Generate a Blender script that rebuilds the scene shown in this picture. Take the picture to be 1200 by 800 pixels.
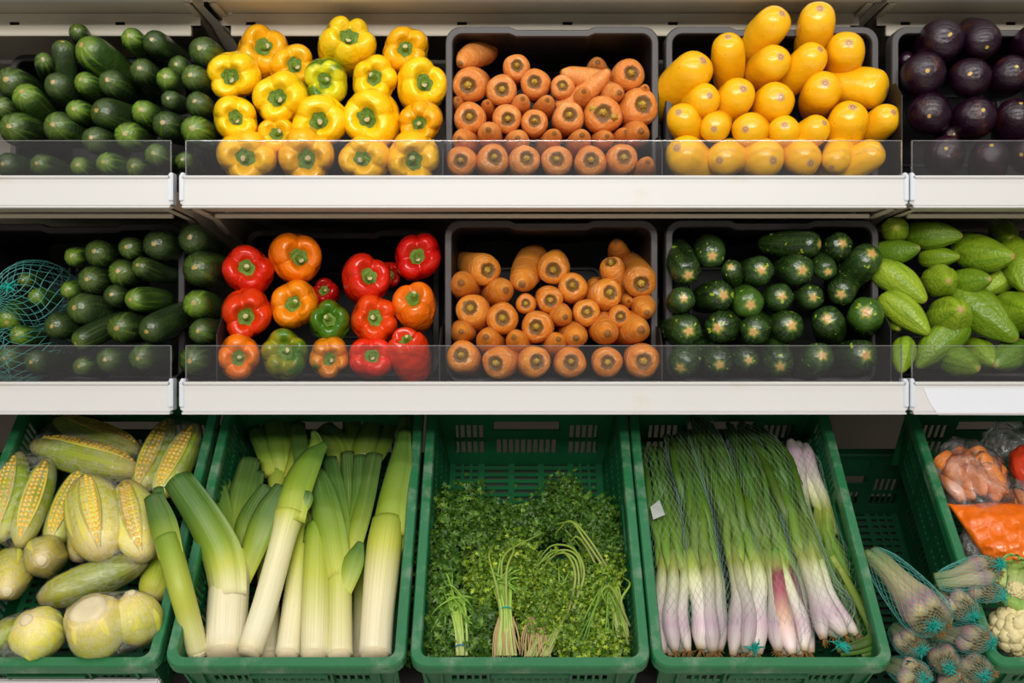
import bpy, bmesh, math, random
import numpy as np
from mathutils import Vector, Matrix

for o in list(bpy.data.objects):
    bpy.data.objects.remove(o, do_unlink=True)
SC = bpy.context.scene
COL = SC.collection
rng = random.Random(11)

# ------------------------------------------------------------------ camera, world, lights, exposure
F = 1278.0            # focal length in pixels of the 1200x800 frame
HZ = 385.0            # horizon row
EYE = 1.2             # camera height
CAM = Vector((0, 0, EYE))
cam_data = bpy.data.cameras.new('camera')
cam_data.sensor_width = 36.0
cam_data.lens = 36.0 * F / 1200.0
cam_data.shift_y = -(400 - HZ) / 1200.0
cam_data.clip_start = 0.05
camera = bpy.data.objects.new('camera', cam_data)
camera.location = CAM
camera.rotation_euler = (math.pi / 2, 0, 0)
COL.objects.link(camera)
SC.camera = camera

world = bpy.data.worlds.new('store')
SC.world = world
world.use_nodes = True
world.node_tree.nodes['Background'].inputs[0].default_value = (1.0, 0.98, 0.95, 1)
world.node_tree.nodes['Background'].inputs[1].default_value = 0.40

def area_light(name, loc, sx, sy, watts, aim, col=(1, 0.975, 0.94)):
    d = bpy.data.lights.new(name, 'AREA')
    d.shape = 'RECTANGLE'; d.size = sx; d.size_y = sy; d.energy = watts; d.color = col
    o = bpy.data.objects.new(name, d)
    o.location = loc
    v = Vector(aim) - Vector(loc)
    o.rotation_euler = v.to_track_quat('-Z', 'Y').to_euler()
    COL.objects.link(o)
    return o
# ceiling tube rows of the aisle, then an added fill at the back
area_light('ceiling_light_near', (0, 1.45, 2.95), 4.2, 0.10, 32, (0, 1.60, 0.7))
area_light('ceiling_light_mid', (0, 0.05, 3.0), 4.6, 0.22, 70, (0, 2.0, 1.0))
area_light('ceiling_light_far', (0, -2.2, 3.0), 5.0, 0.4, 275, (0, 2.0, 0.9))
area_light('fill_light_back', (0, -4.6, 3.0), 5.0, 0.5, 480, (0, 2.0, 1.0))  # added fill with no known source, brightens the lower shelf from the front

SC.view_settings.view_transform = 'Standard'
SC.view_settings.look = 'None'
SC.view_settings.gamma = 1.0
SC.view_settings.use_curve_mapping = False
SC.view_settings.exposure = -1.32

# ------------------------------------------------------------------ helpers
def P(x, y, Y):
    return Vector(((x - 600) / F * Y, Y, EYE + (HZ - y) / F * Y))

def srgb(h, a=1.0):
    h = h.lstrip('#')
    out = []
    for i in (0, 2, 4):
        c = int(h[i:i + 2], 16) / 255
        out.append(c / 12.92 if c <= 0.04045 else ((c + 0.055) / 1.055) ** 2.4)
    return (out[0], out[1], out[2], a)

def mesh_of(name, verts, faces, mat=None, tv=None, smooth=True, fix=False):
    me = bpy.data.meshes.new(name)
    me.from_pydata([tuple(v) for v in verts], [], faces)
    if fix:
        bm = bmesh.new(); bm.from_mesh(me)
        bmesh.ops.recalc_face_normals(bm, faces=bm.faces)
        bm.to_mesh(me); bm.free()
    if smooth:
        me.polygons.foreach_set('use_smooth', [True] * len(me.polygons))
    if tv is not None:
        at = me.attributes.new('tv', 'FLOAT_VECTOR', 'POINT')
        at.data.foreach_set('vector', np.asarray(tv, dtype=np.float32).ravel())
    if mat:
        me.materials.append(mat)
    return me

def link(name, me, parent=None, matrix=None):
    o = bpy.data.objects.new(name, me)
    COL.objects.link(o)
    if parent is not None:
        o.parent = parent
    if matrix is not None:
        o.matrix_world = matrix if parent is None else o.matrix_world
        if parent is not None:
            o.matrix_local = matrix
    return o

def tag(o, label, cat, group=None, kind=None):
    if label: o['label'] = label
    if cat: o['category'] = cat
    if group: o['group'] = group
    if kind: o['kind'] = kind
    return o

def empty(name, loc=(0, 0, 0)):
    o = bpy.data.objects.new(name, None)
    o.empty_display_size = 0.05
    o.location = loc
    COL.objects.link(o)
    return o

def box_vf(x0, x1, y0, y1, z0, z1, off=0):
    v = [(x, y, z) for x in (x0, x1) for y in (y0, y1) for z in (z0, z1)]
    f = [(0, 1, 3, 2), (4, 6, 7, 5), (0, 4, 5, 1), (2, 3, 7, 6), (0, 2, 6, 4), (1, 5, 7, 3)]
    return v, [tuple(i + off for i in q) for q in f]

class MB:
    def __init__(self): self.v = []; self.f = []; self.t = []
    def add(self, v, f, t=None):
        o = len(self.v); self.v += [tuple(p) for p in v]; self.f += [tuple(i + o for i in q) for q in f]
        if t is not None: self.t += [tuple(p) for p in t]
        return self
    def box(self, x0, x1, y0, y1, z0, z1):
        return self.add(*box_vf(x0, x1, y0, y1, z0, z1))
    def mesh(self, name, mat, smooth=False, bevel=0, fix=True):
        me = mesh_of(name, self.v, self.f, mat, self.t if self.t else None, smooth, fix)
        if bevel:
            bm = bmesh.new(); bm.from_mesh(me)
            bmesh.ops.bevel(bm, geom=bm.edges[:], offset=bevel, segments=2, affect='EDGES', clamp_overlap=True)
            bm.to_mesh(me); bm.free()
        return me

def cr(pts, n):
    """Catmull-Rom resampling of a list of tuples."""
    p = np.array(pts, dtype=float)
    if len(p) == 2:
        t = np.linspace(0, 1, n)[:, None]
        return p[0] * (1 - t) + p[1] * t
    q = np.vstack([2 * p[0] - p[1], p, 2 * p[-1] - p[-2]])
    seg = len(p) - 1
    out = []
    for u in np.linspace(0, seg, n):
        i = min(int(u), seg - 1); t = u - i
        a, b, c, d = q[i], q[i + 1], q[i + 2], q[i + 3]
        out.append(0.5 * (2 * b + (c - a) * t + (2 * a - 5 * b + 4 * c - d) * t * t + (3 * b - a - 3 * c + d) * t ** 3))
    return np.array(out)

def lathe(profile, nseg, nr, fn=None, bend=0.0):
    """Profile of (z, r) from the front pole to the back pole, turned about local Z."""
    pr = cr(profile, nr)
    pr[:, 1] = np.maximum(pr[:, 1], 0.0)
    verts = [(0, 0, pr[0, 0])]
    z0, z1 = pr[0, 0], pr[-1, 0]
    for k in range(1, nr - 1):
        z, r = pr[k]
        for j in range(nseg):
            a = 2 * math.pi * j / nseg
            rr, zz = (r, z) if fn is None else fn(a, z, r)
            b = bend * (zz - z0) ** 2 if bend else 0
            verts.append((rr * math.cos(a) + b, rr * math.sin(a), zz))
    verts.append((bend * (z1 - z0) ** 2 if bend else 0, 0, z1))
    faces = []
    idx = lambda k, j: 1 + (k - 1) * nseg + j % nseg
    for j in range(nseg):
        faces.append((0, idx(1, j), idx(1, j + 1)))
        faces.append((len(verts) - 1, idx(nr - 2, j + 1), idx(nr - 2, j)))
    for k in range(1, nr - 2):
        for j in range(nseg):
            faces.append((idx(k, j), idx(k + 1, j), idx(k + 1, j + 1), idx(k, j + 1)))
    return verts, faces

def tube(pts, radii, nseg=12, n=16, ref=(0, -0.7, 0.7), t0=0.0, t1=1.0, fn=None, flat=1.0):
    """Tube along a path; tv = (t, cos a, sin a); a=90deg faces the reference direction."""
    p = cr(pts, n)
    r = np.maximum(cr([(q, 0) for q in radii], n)[:, 0], 1e-5)
    ref = Vector(ref)
    verts, tv, faces = [], [], []
    for k in range(n):
        a = Vector(p[max(k - 1, 0)]); b = Vector(p[min(k + 1, n - 1)])
        T = (b - a).normalized()
        S = T.cross(ref)
        if S.length < 1e-4: S = Vector((1, 0, 0))
        S.normalize()
        N = S.cross(T).normalized()
        t = k / (n - 1)
        for j in range(nseg):
            an = 2 * math.pi * j / nseg
            rr = r[k] * (fn(an, t) if fn else 1)
            verts.append(Vector(p[k]) + S * (rr * math.cos(an)) + N * (rr * flat * math.sin(an)))
            tv.append((t0 + (t1 - t0) * t, math.cos(an), math.sin(an)))
    for k in range(n - 1):
        for j in range(nseg):
            faces.append((k * nseg + j, k * nseg + (j + 1) % nseg, (k + 1) * nseg + (j + 1) % nseg, (k + 1) * nseg + j))
    for k, s in ((0, -1), (n - 1, 1)):
        verts.append(Vector(p[k])); tv.append((t0 if k == 0 else t1, 0, 0)); c = len(verts) - 1
        for j in range(nseg):
            q = (k * nseg + j, k * nseg + (j + 1) % nseg, c)
            faces.append(q if s > 0 else q[::-1])
    return verts, faces, tv

def panel(us, ws, th, holes, to3):
    """Flat plate [us] x [ws] of thickness th with rectangular holes; to3(u, w, t) -> point."""
    gu = sorted(set([us[0], us[1]] + [h[0] for h in holes] + [h[1] for h in holes]))
    gw = sorted(set([ws[0], ws[1]] + [h[2] for h in holes] + [h[3] for h in holes]))
    nu, nw = len(gu), len(gw)
    keep = np.ones((nu - 1, nw - 1), bool)
    for h in holes:
        for i in range(nu - 1):
            for j in range(nw - 1):
                mu = (gu[i] + gu[i + 1]) / 2; mw = (gw[j] + gw[j + 1]) / 2
                if h[0] < mu < h[1] and h[2] < mw < h[3]: keep[i, j] = False
    verts = [to3(gu[i], gw[j], t) for t in (0, th) for i in range(nu) for j in range(nw)]
    I = lambda s, i, j: s * nu * nw + i * nw + j
    faces = []
    for i in range(nu - 1):
        for j in range(nw - 1):
            if not keep[i, j]: continue
            faces.append((I(0, i, j), I(0, i, j + 1), I(0, i + 1, j + 1), I(0, i + 1, j)))
            faces.append((I(1, i, j), I(1, i + 1, j), I(1, i + 1, j + 1), I(1, i, j + 1)))
            for di, dj, a, b in ((-1, 0, (i, j), (i, j + 1)), (1, 0, (i + 1, j + 1), (i + 1, j)), (0, -1, (i + 1, j), (i, j)), (0, 1, (i, j + 1), (i + 1, j + 1))):
                ii, jj = i + di, j + dj
                if ii < 0 or jj < 0 or ii >= nu - 1 or jj >= nw - 1 or not keep[ii, jj]:
                    faces.append((I(0, *a), I(1, *a), I(1, *b), I(0, *b)))
    return verts, faces

def net_vf(pts, radii, nu, nv, th, flat=1.0, ref=(0, -0.7, 0.7), jitter=0.0):
    """Diamond net of thin threads on a tube-like surface."""
    p = cr(pts, nu); r = np.maximum(cr([(q, 0) for q in radii], nu)[:, 0], 0.002)
    ref = Vector(ref); node = []
    for k in range(nu):
        T = (Vector(p[min(k + 1, nu - 1)]) - Vector(p[max(k - 1, 0)])).normalized()
        S = T.cross(ref)
        if S.length < 1e-4: S = Vector((1, 0, 0))
        S.normalize(); N = S.cross(T).normalized()
        row = []
        for j in range(nv):
            a = 2 * math.pi * (j + 0.5 * (k % 2)) / nv
            q = 1 + jitter * rng.uniform(-1, 1)
            row.append(Vector(p[k]) + S * (q * r[k] * math.cos(a)) + N * (q * r[k] * flat * math.sin(a)))
        node.append(row)
    v, f = [], []
    def thread(a, b):
        d = (b - a)
        if d.length < 1e-6: return
        d.normalize(); s = d.cross(Vector((0.3, 0.5, 0.81))).normalized() * th; u = d.cross(s).normalized() * th
        o = len(v)
        for c in (a, b):
            for w in (s, -0.5 * s + 0.87 * u, -0.5 * s - 0.87 * u): v.append(c + w)
        for i in range(3):
            f.append((o + i, o + (i + 1) % 3, o + 3 + (i + 1) % 3, o + 3 + i))
    for k in range(nu - 1):
        for j in range(nv):
            thread(node[k][j], node[k + 1][j])
            thread(node[k][j], node[k + 1][(j + (1 if k % 2 else -1)) % nv])
    return v, f

# ------------------------------------------------------------------ materials
class NG:
    def __init__(self, name):
        self.m = bpy.data.materials.new(name); self.m.use_nodes = True
        self.t = self.m.node_tree; self.t.nodes.clear()
        self.out = self.t.nodes.new('ShaderNodeOutputMaterial')
    def node(self, typ, **kw):
        n = self.t.nodes.new(typ)
        for k, v in kw.items(): setattr(n, k, v)
        return n
    def set(self, sock, v):
        if v is None: return
        if isinstance(v, bpy.types.NodeSocket): self.t.links.new(v, sock)
        else:
            if sock.type == 'RGBA' and isinstance(v, (tuple, list)) and len(v) == 3: v = (*v, 1)
            sock.default_value = v
    def math(self, op, a, b=None, c=None, clamp=False):
        n = self.node('ShaderNodeMath', operation=op, use_clamp=clamp)
        for i, v in enumerate((a, b, c)): self.set(n.inputs[i], v)
        return n.outputs[0]
    def mix(self, fac, a, b):
        n = self.node('ShaderNodeMix', data_type='RGBA')
        self.set(n.inputs[0], fac); self.set(n.inputs[6], a); self.set(n.inputs[7], b)
        return n.outputs[2]
    def step(self, v, a, b):
        n = self.node('ShaderNodeMapRange', interpolation_type='SMOOTHSTEP')
        self.set(n.inputs[0], v); n.inputs[1].default_value = a; n.inputs[2].default_value = b
        n.inputs[3].default_value = 0; n.inputs[4].default_value = 1
        return n.outputs[0]
    def ramp(self, fac, stops):
        n = self.node('ShaderNodeValToRGB'); e = n.color_ramp.elements
        while len(e) < len(stops): e.new(0.5)
        for i, (p, c) in enumerate(stops): e[i].position = p; e[i].color = c
        self.set(n.inputs[0], fac); return n.outputs[0]
    def noise(self, vec, scale, detail=2, rough=0.5, out=0):
        n = self.node('ShaderNodeTexNoise'); self.set(n.inputs['Vector'], vec)
        n.inputs['Scale'].default_value = scale; n.inputs['Detail'].default_value = detail; n.inputs['Roughness'].default_value = rough
        return n.outputs[out]
    def voronoi(self, vec, scale, feature='F1'):
        n = self.node('ShaderNodeTexVoronoi', feature=feature); self.set(n.inputs['Vector'], vec); n.inputs['Scale'].default_value = scale
        return n.outputs[0]
    def vec(self, x, y, z):
        n = self.node('ShaderNodeCombineXYZ')
        for i, v in enumerate((x, y, z)): self.set(n.inputs[i], v)
        return n.outputs[0]
    def vadd(self, a, b):
        n = self.node('ShaderNodeVectorMath', operation='ADD'); self.set(n.inputs[0], a); self.set(n.inputs[1], b); return n.outputs[0]
    def obj(self):
        if not hasattr(self, '_o'):
            o = self.node('ShaderNodeTexCoord').outputs['Object']
            s = self.node('ShaderNodeSeparateXYZ'); self.t.links.new(o, s.inputs[0])
            x, y, z = s.outputs
            rad = self.math('SQRT', self.math('ADD', self.math('MULTIPLY', x, x), self.math('MULTIPLY', y, y)))
            self._o = (o, x, y, z, rad)
        return self._o
    def info(self):
        if not hasattr(self, '_i'):
            n = self.node('ShaderNodeObjectInfo')
            r = self.math('MULTIPLY', n.outputs['Random'], 37.0)
            self._i = (n.outputs['Color'], n.outputs['Alpha'], n.outputs['Random'], self.vec(r, r, r))
        return self._i
    def tv(self):
        if not hasattr(self, '_t'):
            a = self.node('ShaderNodeAttribute', attribute_type='GEOMETRY', attribute_name='tv')
            s = self.node('ShaderNodeSeparateXYZ'); self.t.links.new(a.outputs['Vector'], s.inputs[0])
            self._t = s.outputs
        return self._t
    def streaks(self, k=3.0, zk=0.25, scale=1.0, detail=3):
        o, x, y, z, rad = self.obj(); off = self.info()[3]
        rr = self.math('MAXIMUM', rad, 0.02)
        v = self.vec(self.math('MULTIPLY', self.math('DIVIDE', x, rr), k), self.math('MULTIPLY', self.math('DIVIDE', y, rr), k), self.math('MULTIPLY', z, zk))
        return self.noise(self.vadd(v, off), scale, detail)
    def done(self, col, rough=0.5, spec=0.5, bump=None, bstr=0.3, bdist=0.002, coat=0.0, sss=0.0, trans=0.0, metal=0.0):
        b = self.node('ShaderNodeBsdfPrincipled')
        self.set(b.inputs['Base Color'], col); self.set(b.inputs['Roughness'], rough)
        self.set(b.inputs['Specular IOR Level'], spec); b.inputs['Metallic'].default_value = metal
        b.inputs['Coat Weight'].default_value = coat; b.inputs['Coat Roughness'].default_value = 0.08
        if sss:
            b.inputs['Subsurface Weight'].default_value = sss
            b.inputs['Subsurface Radius'].default_value = (0.01, 0.006, 0.003); b.inputs['Subsurface Scale'].default_value = 0.5
        if bump is not None:
            n = self.node('ShaderNodeBump'); self.set(n.inputs['Height'], bump)
            n.inputs['Strength'].default_value = bstr; n.inputs['Distance'].default_value = bdist
            self.t.links.new(n.outputs[0], b.inputs['Normal'])
        self.t.links.new(b.outputs[0], self.out.inputs[0])
        return self.m

def m_plain(name, hexc, rough=0.5, spec=0.5, var=0.12, scale=30, bstr=0.05, metal=0.0, dirt=None, dirt_at=(0.6, 0.75)):
    g = NG(name); o = g.obj()[0]
    c = srgb(hexc); d = tuple(q * (1 - var) for q in c[:3]) + (1,)
    n = g.noise(o, scale, 4)
    col = g.mix(n, c, d)
    if dirt:
        col = g.mix(g.math('MULTIPLY', g.step(g.noise(o, 9, 6, 0.7), *dirt_at), 0.6), col, srgb(dirt))
    return g.done(col, rough, spec, bump=n, bstr=bstr, metal=metal)

M = {}
M['white'] = m_plain('white_enamel', '#c8c6c3', 0.38, 0.5, 0.05, 6, 0.02, dirt='#c2b8a4')
M['clip'] = m_plain('white_plastic', '#c6cad0', 0.3, 0.5, 0.04, 20, 0.02)
M['steel'] = m_plain('beige_steel', '#c4bba8', 0.5, 0.4, 0.08, 12, 0.03)
M['dark'] = m_plain('slot_shade', '#0c0b0b', 0.8, 0.2)
M['wall'] = m_plain('back_panel', '#8f877c', 0.6, 0.3, 0.15, 8)
M['deck'] = m_plain('deck_steel', '#3a3734', 0.5, 0.4, 0.2, 14)
M['black'] = m_plain('black_plastic', '#1a191b', 0.55, 0.4, 0.3, 25, 0.08, dirt='#35312f')
M['rim'] = m_plain('black_rim_plastic', '#403c3c', 0.5, 0.45, 0.25, 25, 0.08, dirt='#5a5350')
M['green'] = m_plain('green_plastic', '#155f35', 0.42, 0.45, 0.22, 25, 0.05, dirt='#3f7d57')
M['greenrim'] = m_plain('green_plastic_scuffed', '#1f6a3f', 0.42, 0.45, 0.15, 40, 0.08, dirt='#7d8f78', dirt_at=(0.5, 0.68))
M['greendark'] = m_plain('dark_green_plastic', '#0f4a2c', 0.5, 0.4, 0.2, 25, 0.05)
M['floor'] = m_plain('floor_tile', '#d6d0c6', 0.35, 0.4, 0.08, 5)
M['ticket'] = m_plain('grey_ticket', '#aab0aa', 0.6, 0.3, 0.3, 90)
M['paper'] = m_plain('paper', '#d0d2d8', 0.6, 0.3, 0.03)
M['teal'] = m_plain('teal_net', '#0f9a8a', 0.5, 0.4, 0.2, 60)
M['thread'] = m_plain('teal_thread', '#4f9a8e', 0.5, 0.4, 0.2, 60)
M['palethread'] = m_plain('pale_thread', '#7d9a86', 0.5, 0.4, 0.2, 60)
M['band'] = m_plain('blue_band', '#2d6fb0', 0.5)
M['root'] = m_plain('dry_root', '#9a7440', 0.8, 0.2, 0.45, 90)
M['strawroot'] = m_plain('pale_root', '#bda372', 0.8, 0.2, 0.3, 60)
M['plate'] = m_plain('leek_root_plate', '#e2d0a8', 0.7, 0.2, 0.25, 80)
M['redskin'] = m_plain('red_plastic', '#c23a1c', 0.3)

def clear_mat(name, base, fres, haze, hcol, rough, wrinkle=0.0, scale=20, ridge_glint=0.0):
    g = NG(name)
    tr = g.node('ShaderNodeBsdfTransparent'); gl = g.node('ShaderNodeBsdfGlossy'); df = g.node('ShaderNodeBsdfDiffuse')
    gl.inputs['Roughness'].default_value = rough; df.inputs['Color'].default_value = hcol
    fr = g.node('ShaderNodeFresnel'); fr.inputs[0].default_value = 1.46
    fac = g.math('ADD', g.math('MULTIPLY', fr.outputs[0], fres), base, clamp=True)
    hz = haze
    if wrinkle:
        o = g.obj()[0]
        n = g.noise(o, scale, 5, 0.65)
        rd = g.math('SUBTRACT', 1.0, g.math('MULTIPLY', g.math('ABSOLUTE', g.math('SUBTRACT', n, 0.5)), 9.0), clamp=True)
        b = g.node('ShaderNodeBump'); b.inputs['Strength'].default_value = wrinkle; b.inputs['Distance'].default_value = 0.006
        g.set(b.inputs['Height'], g.math('ADD', n, g.math('MULTIPLY', rd, 0.25)))
        for s in (gl, fr): g.t.links.new(b.outputs[0], s.inputs['Normal'])
        hz = g.math('ADD', g.math('MULTIPLY', g.math('MULTIPLY', rd, rd), ridge_glint), haze)  # whitens the wrinkle ridges with diffuse colour as painted glints
    m1 = g.node('ShaderNodeMixShader'); g.set(m1.inputs[0], hz); g.t.links.new(tr.outputs[0], m1.inputs[1]); g.t.links.new(df.outputs[0], m1.inputs[2])
    m2 = g.node('ShaderNodeMixShader'); g.set(m2.inputs[0], fac); g.t.links.new(m1.outputs[0], m2.inputs[1]); g.t.links.new(gl.outputs[0], m2.inputs[2])
    g.t.links.new(m2.outputs[0], g.out.inputs[0])
    return g.m
M['plexi'] = clear_mat('clear_acrylic', 0.02, 1.1, 0.014, (0.6, 0.58, 0.56, 1), 0.04)
M['plexiedge'] = clear_mat('acrylic_edge_highlight', 0.1, 1.0, 0.16, (0.7, 0.68, 0.66, 1), 0.1)  # milkier haze puts the guard's edge highlight into the material
M['film'] = clear_mat('cling_film', 0.025, 0.5, 0.008, (0.85, 0.85, 0.8, 1), 0.06, 0.8, 34, 0.16)
M['bag'] = clear_mat('clear_bag', 0.03, 0.9, 0.04, (0.85, 0.82, 0.8, 1), 0.12, 0.9, 22, 0.12)

def mk_cucumber():
    g = NG('cucumber_skin'); o, x, y, z, rad = g.obj(); col, al, rnd, off = g.info()
    st = g.streaks(3.2, 0.18)
    fade = g.step(z, -3.2, 0.9)
    c = g.mix(g.math('MULTIPLY', g.noise(g.vadd(o, off), 1.3, 3), 0.6), col, srgb('#16260f'))
    lime = g.mix(g.noise(g.vadd(o, off), 2.5), srgb('#6f9028'), srgb('#466f20'))
    f = g.math('MULTIPLY', g.math('MULTIPLY', g.step(st, 0.50, 0.64), g.math('ADD', fade, 0.12)), al, clamp=True)
    c = g.mix(f, c, lime)
    c = g.mix(g.math('MULTIPLY', g.step(z, 0.35, 0.95), g.math('MULTIPLY', al, 0.55)), c, srgb('#86a02e'))
    speck = g.step(g.voronoi(g.vadd(o, off), 5.0), 0.13, 0.06)
    c = g.mix(g.math('MULTIPLY', speck, 0.35), c, srgb('#a0a05a'))
    front = g.step(z, 0.1, 0.4)
    wob = g.math('ADD', rad, g.math('MULTIPLY', g.math('SUBTRACT', g.noise(g.vadd(o, off), 7, 3), 0.5), 0.22))
    scar = g.math('MULTIPLY', g.step(wob, 0.18, 0.11), front)
    c = g.mix(scar, c, g.mix(g.noise(o, 12), srgb('#c0a058'), srgb('#7d6a3c')))
    n = g.math('ADD', g.noise(g.vadd(o, off), 4.0, 3), g.math('MULTIPLY', scar, -0.4))
    return g.done(c, 0.27, 0.5, bump=n, bstr=0.12, bdist=0.08)
M['cucumber'] = mk_cucumber()

def mk_zucchini():
    g = NG('zucchini_skin'); o, x, y, z, rad = g.obj(); col, al, rnd, off = g.info()
    st = g.streaks(3.5, 0.15)
    c = g.mix(g.math('MULTIPLY', g.step(st, 0.4, 0.65), 0.4), col, srgb('#3a5a1e'))
    c = g.mix(g.math('MULTIPLY', g.step(g.voronoi(g.vadd(o, off), 6.0), 0.20, 0.10), 0.55), c, srgb('#8aa045'))
    patch = g.step(g.noise(g.vadd(o, off), 2.1, 1), 0.70, 0.715)
    c = g.mix(patch, c, srgb('#8fa02c'))
    ang = g.math('ARCTAN2', y, x)
    star = g.math('ADD', rad, g.math('MULTIPLY', g.math('COSINE', g.math('MULTIPLY', ang, 5.0)), 0.055))
    star = g.math('ADD', star, g.math('MULTIPLY', g.math('SUBTRACT', g.noise(g.vadd(o, off), 6, 3), 0.5), 0.2))
    front = g.step(z, 0.1, 0.4)
    scar = g.math('MULTIPLY', g.step(star, 0.30, 0.21), front)
    c = g.mix(g.math('MULTIPLY', g.math('MULTIPLY', g.step(star, 0.5, 0.25), front), 0.5), c, srgb('#8fa53c'))
    c = g.mix(scar, c, g.mix(g.noise(o, 10), srgb('#d8ae6c'), srgb('#9a7038')))
    return g.done(c, 0.24, 0.5, bump=g.noise(g.vadd(o, off), 2.2, 2), bstr=0.10, bdist=0.06)
M['zucchini'] = mk_zucchini()

def mk_squash():
    g = NG('yellow_squash_skin'); o, x, y, z, rad = g.obj(); col, al, rnd, off = g.info()
    c = g.mix(g.noise(g.vadd(o, off), 1.2, 3), col, srgb('#e6a60e'))
    c = g.mix(g.math('MULTIPLY', g.step(g.noise(g.vadd(o, off), 2.6, 6, 0.7), 0.60, 0.72), 0.45), c, srgb('#8a5a10'))
    front = g.step(z, 0.1, 0.4)
    wob = g.math('ADD', rad, g.math('MULTIPLY', g.math('SUBTRACT', g.noise(g.vadd(o, off), 6, 3), 0.5), 0.10))
    scar = g.math('MULTIPLY', g.step(wob, 0.25, 0.205), front)
    ring = g.step(g.math('ABSOLUTE', g.math('SUBTRACT', wob, 0.10)), 0.03, 0.0)
    c = g.mix(scar, c, g.mix(ring, srgb('#bf925a'), srgb('#70491f')))
    return g.done(c, 0.25, 0.5, bump=g.noise(g.vadd(o, off), 1.4, 2), bstr=0.06, bdist=0.05)
M['squash'] = mk_squash()

def mk_carrot(name, crown):
    g = NG(name); o, x, y, z, rad = g.obj(); col, al, rnd, off = g.info()
    rings = g.noise(g.vadd(g.vec(g.math('MULTIPLY', x, 0.8), g.math('MULTIPLY', y, 0.8), g.math('MULTIPLY', z, 6)), off), 1.3, 4, 0.6)
    c = g.mix(g.noise(g.vadd(o, off), 1.1, 3), col, srgb('#bf6a22'))
    c = g.mix(g.math('MULTIPLY', g.step(rings, 0.54, 0.68), 0.6), c, srgb('#f2bc84'))
    c = g.mix(g.math('MULTIPLY', g.step(g.noise(g.vadd(o, off), 4.5, 6, 0.75), 0.60, 0.72), 0.6), c, srgb('#6a3a14'))
    c = g.mix(g.math('MULTIPLY', g.step(g.noise(g.vadd(o, off), 2.0, 5, 0.7), 0.55, 0.75), 0.35), c, srgb('#e8b890'))
    if crown:
        front = g.step(z, 0.0, 0.3)
        wob = g.math('ADD', rad, g.math('MULTIPLY', g.math('SUBTRACT', g.noise(g.vadd(o, off), 3.5, 4), 0.5), 0.3))
        c = g.mix(g.math('MULTIPLY', g.math('MULTIPLY', g.step(wob, 0.56, 0.42), front), 0.85), c, srgb('#54401e'))
        c = g.mix(g.math('MULTIPLY', g.step(wob, 0.25, 0.15), front), c, srgb('#b08a2c'))
    else:
        c = g.mix(g.step(z, 1.45, 1.72), c, srgb('#7a4a1c'))
    return g.done(c, 0.5, 0.35, bump=g.math('ADD', rings, g.noise(g.vadd(o, off), 4, 3)), bstr=0.2, bdist=0.06)
M['carrot'] = mk_carrot('carrot_crown_skin', True)
M['carrot_tip'] = mk_carrot('carrot_tip_skin', False)
def mk_crown():
    g = NG('carrot_crown'); o = g.obj()[0]; off = g.info()[3]
    n = g.noise(g.vadd(o, off), 9, 4, 0.7)
    return g.done(g.ramp(n, [(0.3, srgb('#7a6224')), (0.5, srgb('#c09838')), (0.7, srgb('#dcb85c'))]), 0.7, 0.2, bump=n, bstr=0.4, bdist=0.05)
M['crown'] = mk_crown()

def mk_eggplant():
    g = NG('eggplant_skin'); o, x, y, z, rad = g.obj(); off = g.info()[3]
    n = g.noise(g.vadd(o, off), 1.0, 2)
    c = g.mix(n, srgb('#10060e'), srgb('#2a0e20'))
    c = g.mix(g.math('MULTIPLY', g.step(g.noise(g.vadd(o, off), 0.9, 3), 0.58, 0.70), 0.45), c, srgb('#54280e'))
    wob = g.math('ADD', rad, g.math('MULTIPLY', g.math('SUBTRACT', g.noise(g.vadd(o, off), 5, 2), 0.5), 0.14))
    c = g.mix(g.math('MULTIPLY', g.step(wob, 0.12, 0.07), g.step(z, 0.1, 0.4)), c, srgb('#b08c34'))
    w = g.noise(g.vadd(o, off), 3.2, 5, 0.65)
    return g.done(c, 0.09, 0.5, bump=w, bstr=0.22, bdist=0.06, coat=0.15)
M['eggplant'] = mk_eggplant()

def mk_pepper():
    g = NG('bell_pepper_skin'); o, x, y, z, rad = g.obj(); col, al, rnd, off = g.info()
    n = g.noise(g.vadd(o, off), 0.75, 2)
    deep = g.node('ShaderNodeHueSaturation'); g.set(deep.inputs['Color'], col); deep.inputs['Hue'].default_value = 0.496; deep.inputs['Value'].default_value = 0.9
    c = g.mix(g.noise(g.vadd(o, off), 1.4, 3), col, deep.outputs[0])
    th = g.math('SUBTRACT', n, g.math('SUBTRACT', 0.78, g.math('MULTIPLY', al, 0.56)))
    c = g.mix(g.step(th, -0.03, 0.09), c, srgb('#3f6b12'))
    return g.done(c, 0.17, 0.5, bump=g.noise(g.vadd(o, off), 2.0, 2), bstr=0.12, bdist=0.12, coat=0.35)
M['pepper'] = mk_pepper()
def mk_stem():
    g = NG('pepper_stem'); o, x, y, z, rad = g.obj(); off = g.info()[3]
    n = g.noise(g.vadd(o, off), 8, 4)
    c = g.mix(n, srgb('#3c5a10'), srgb('#7a962c'))
    return g.done(c, 0.5, 0.4, bump=n, bstr=0.3, bdist=0.06)
M['stem'] = mk_stem()
M['stemcut'] = m_plain('pepper_stem_cut', '#c9b98a', 0.7, 0.2, 0.3, 12)

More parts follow.
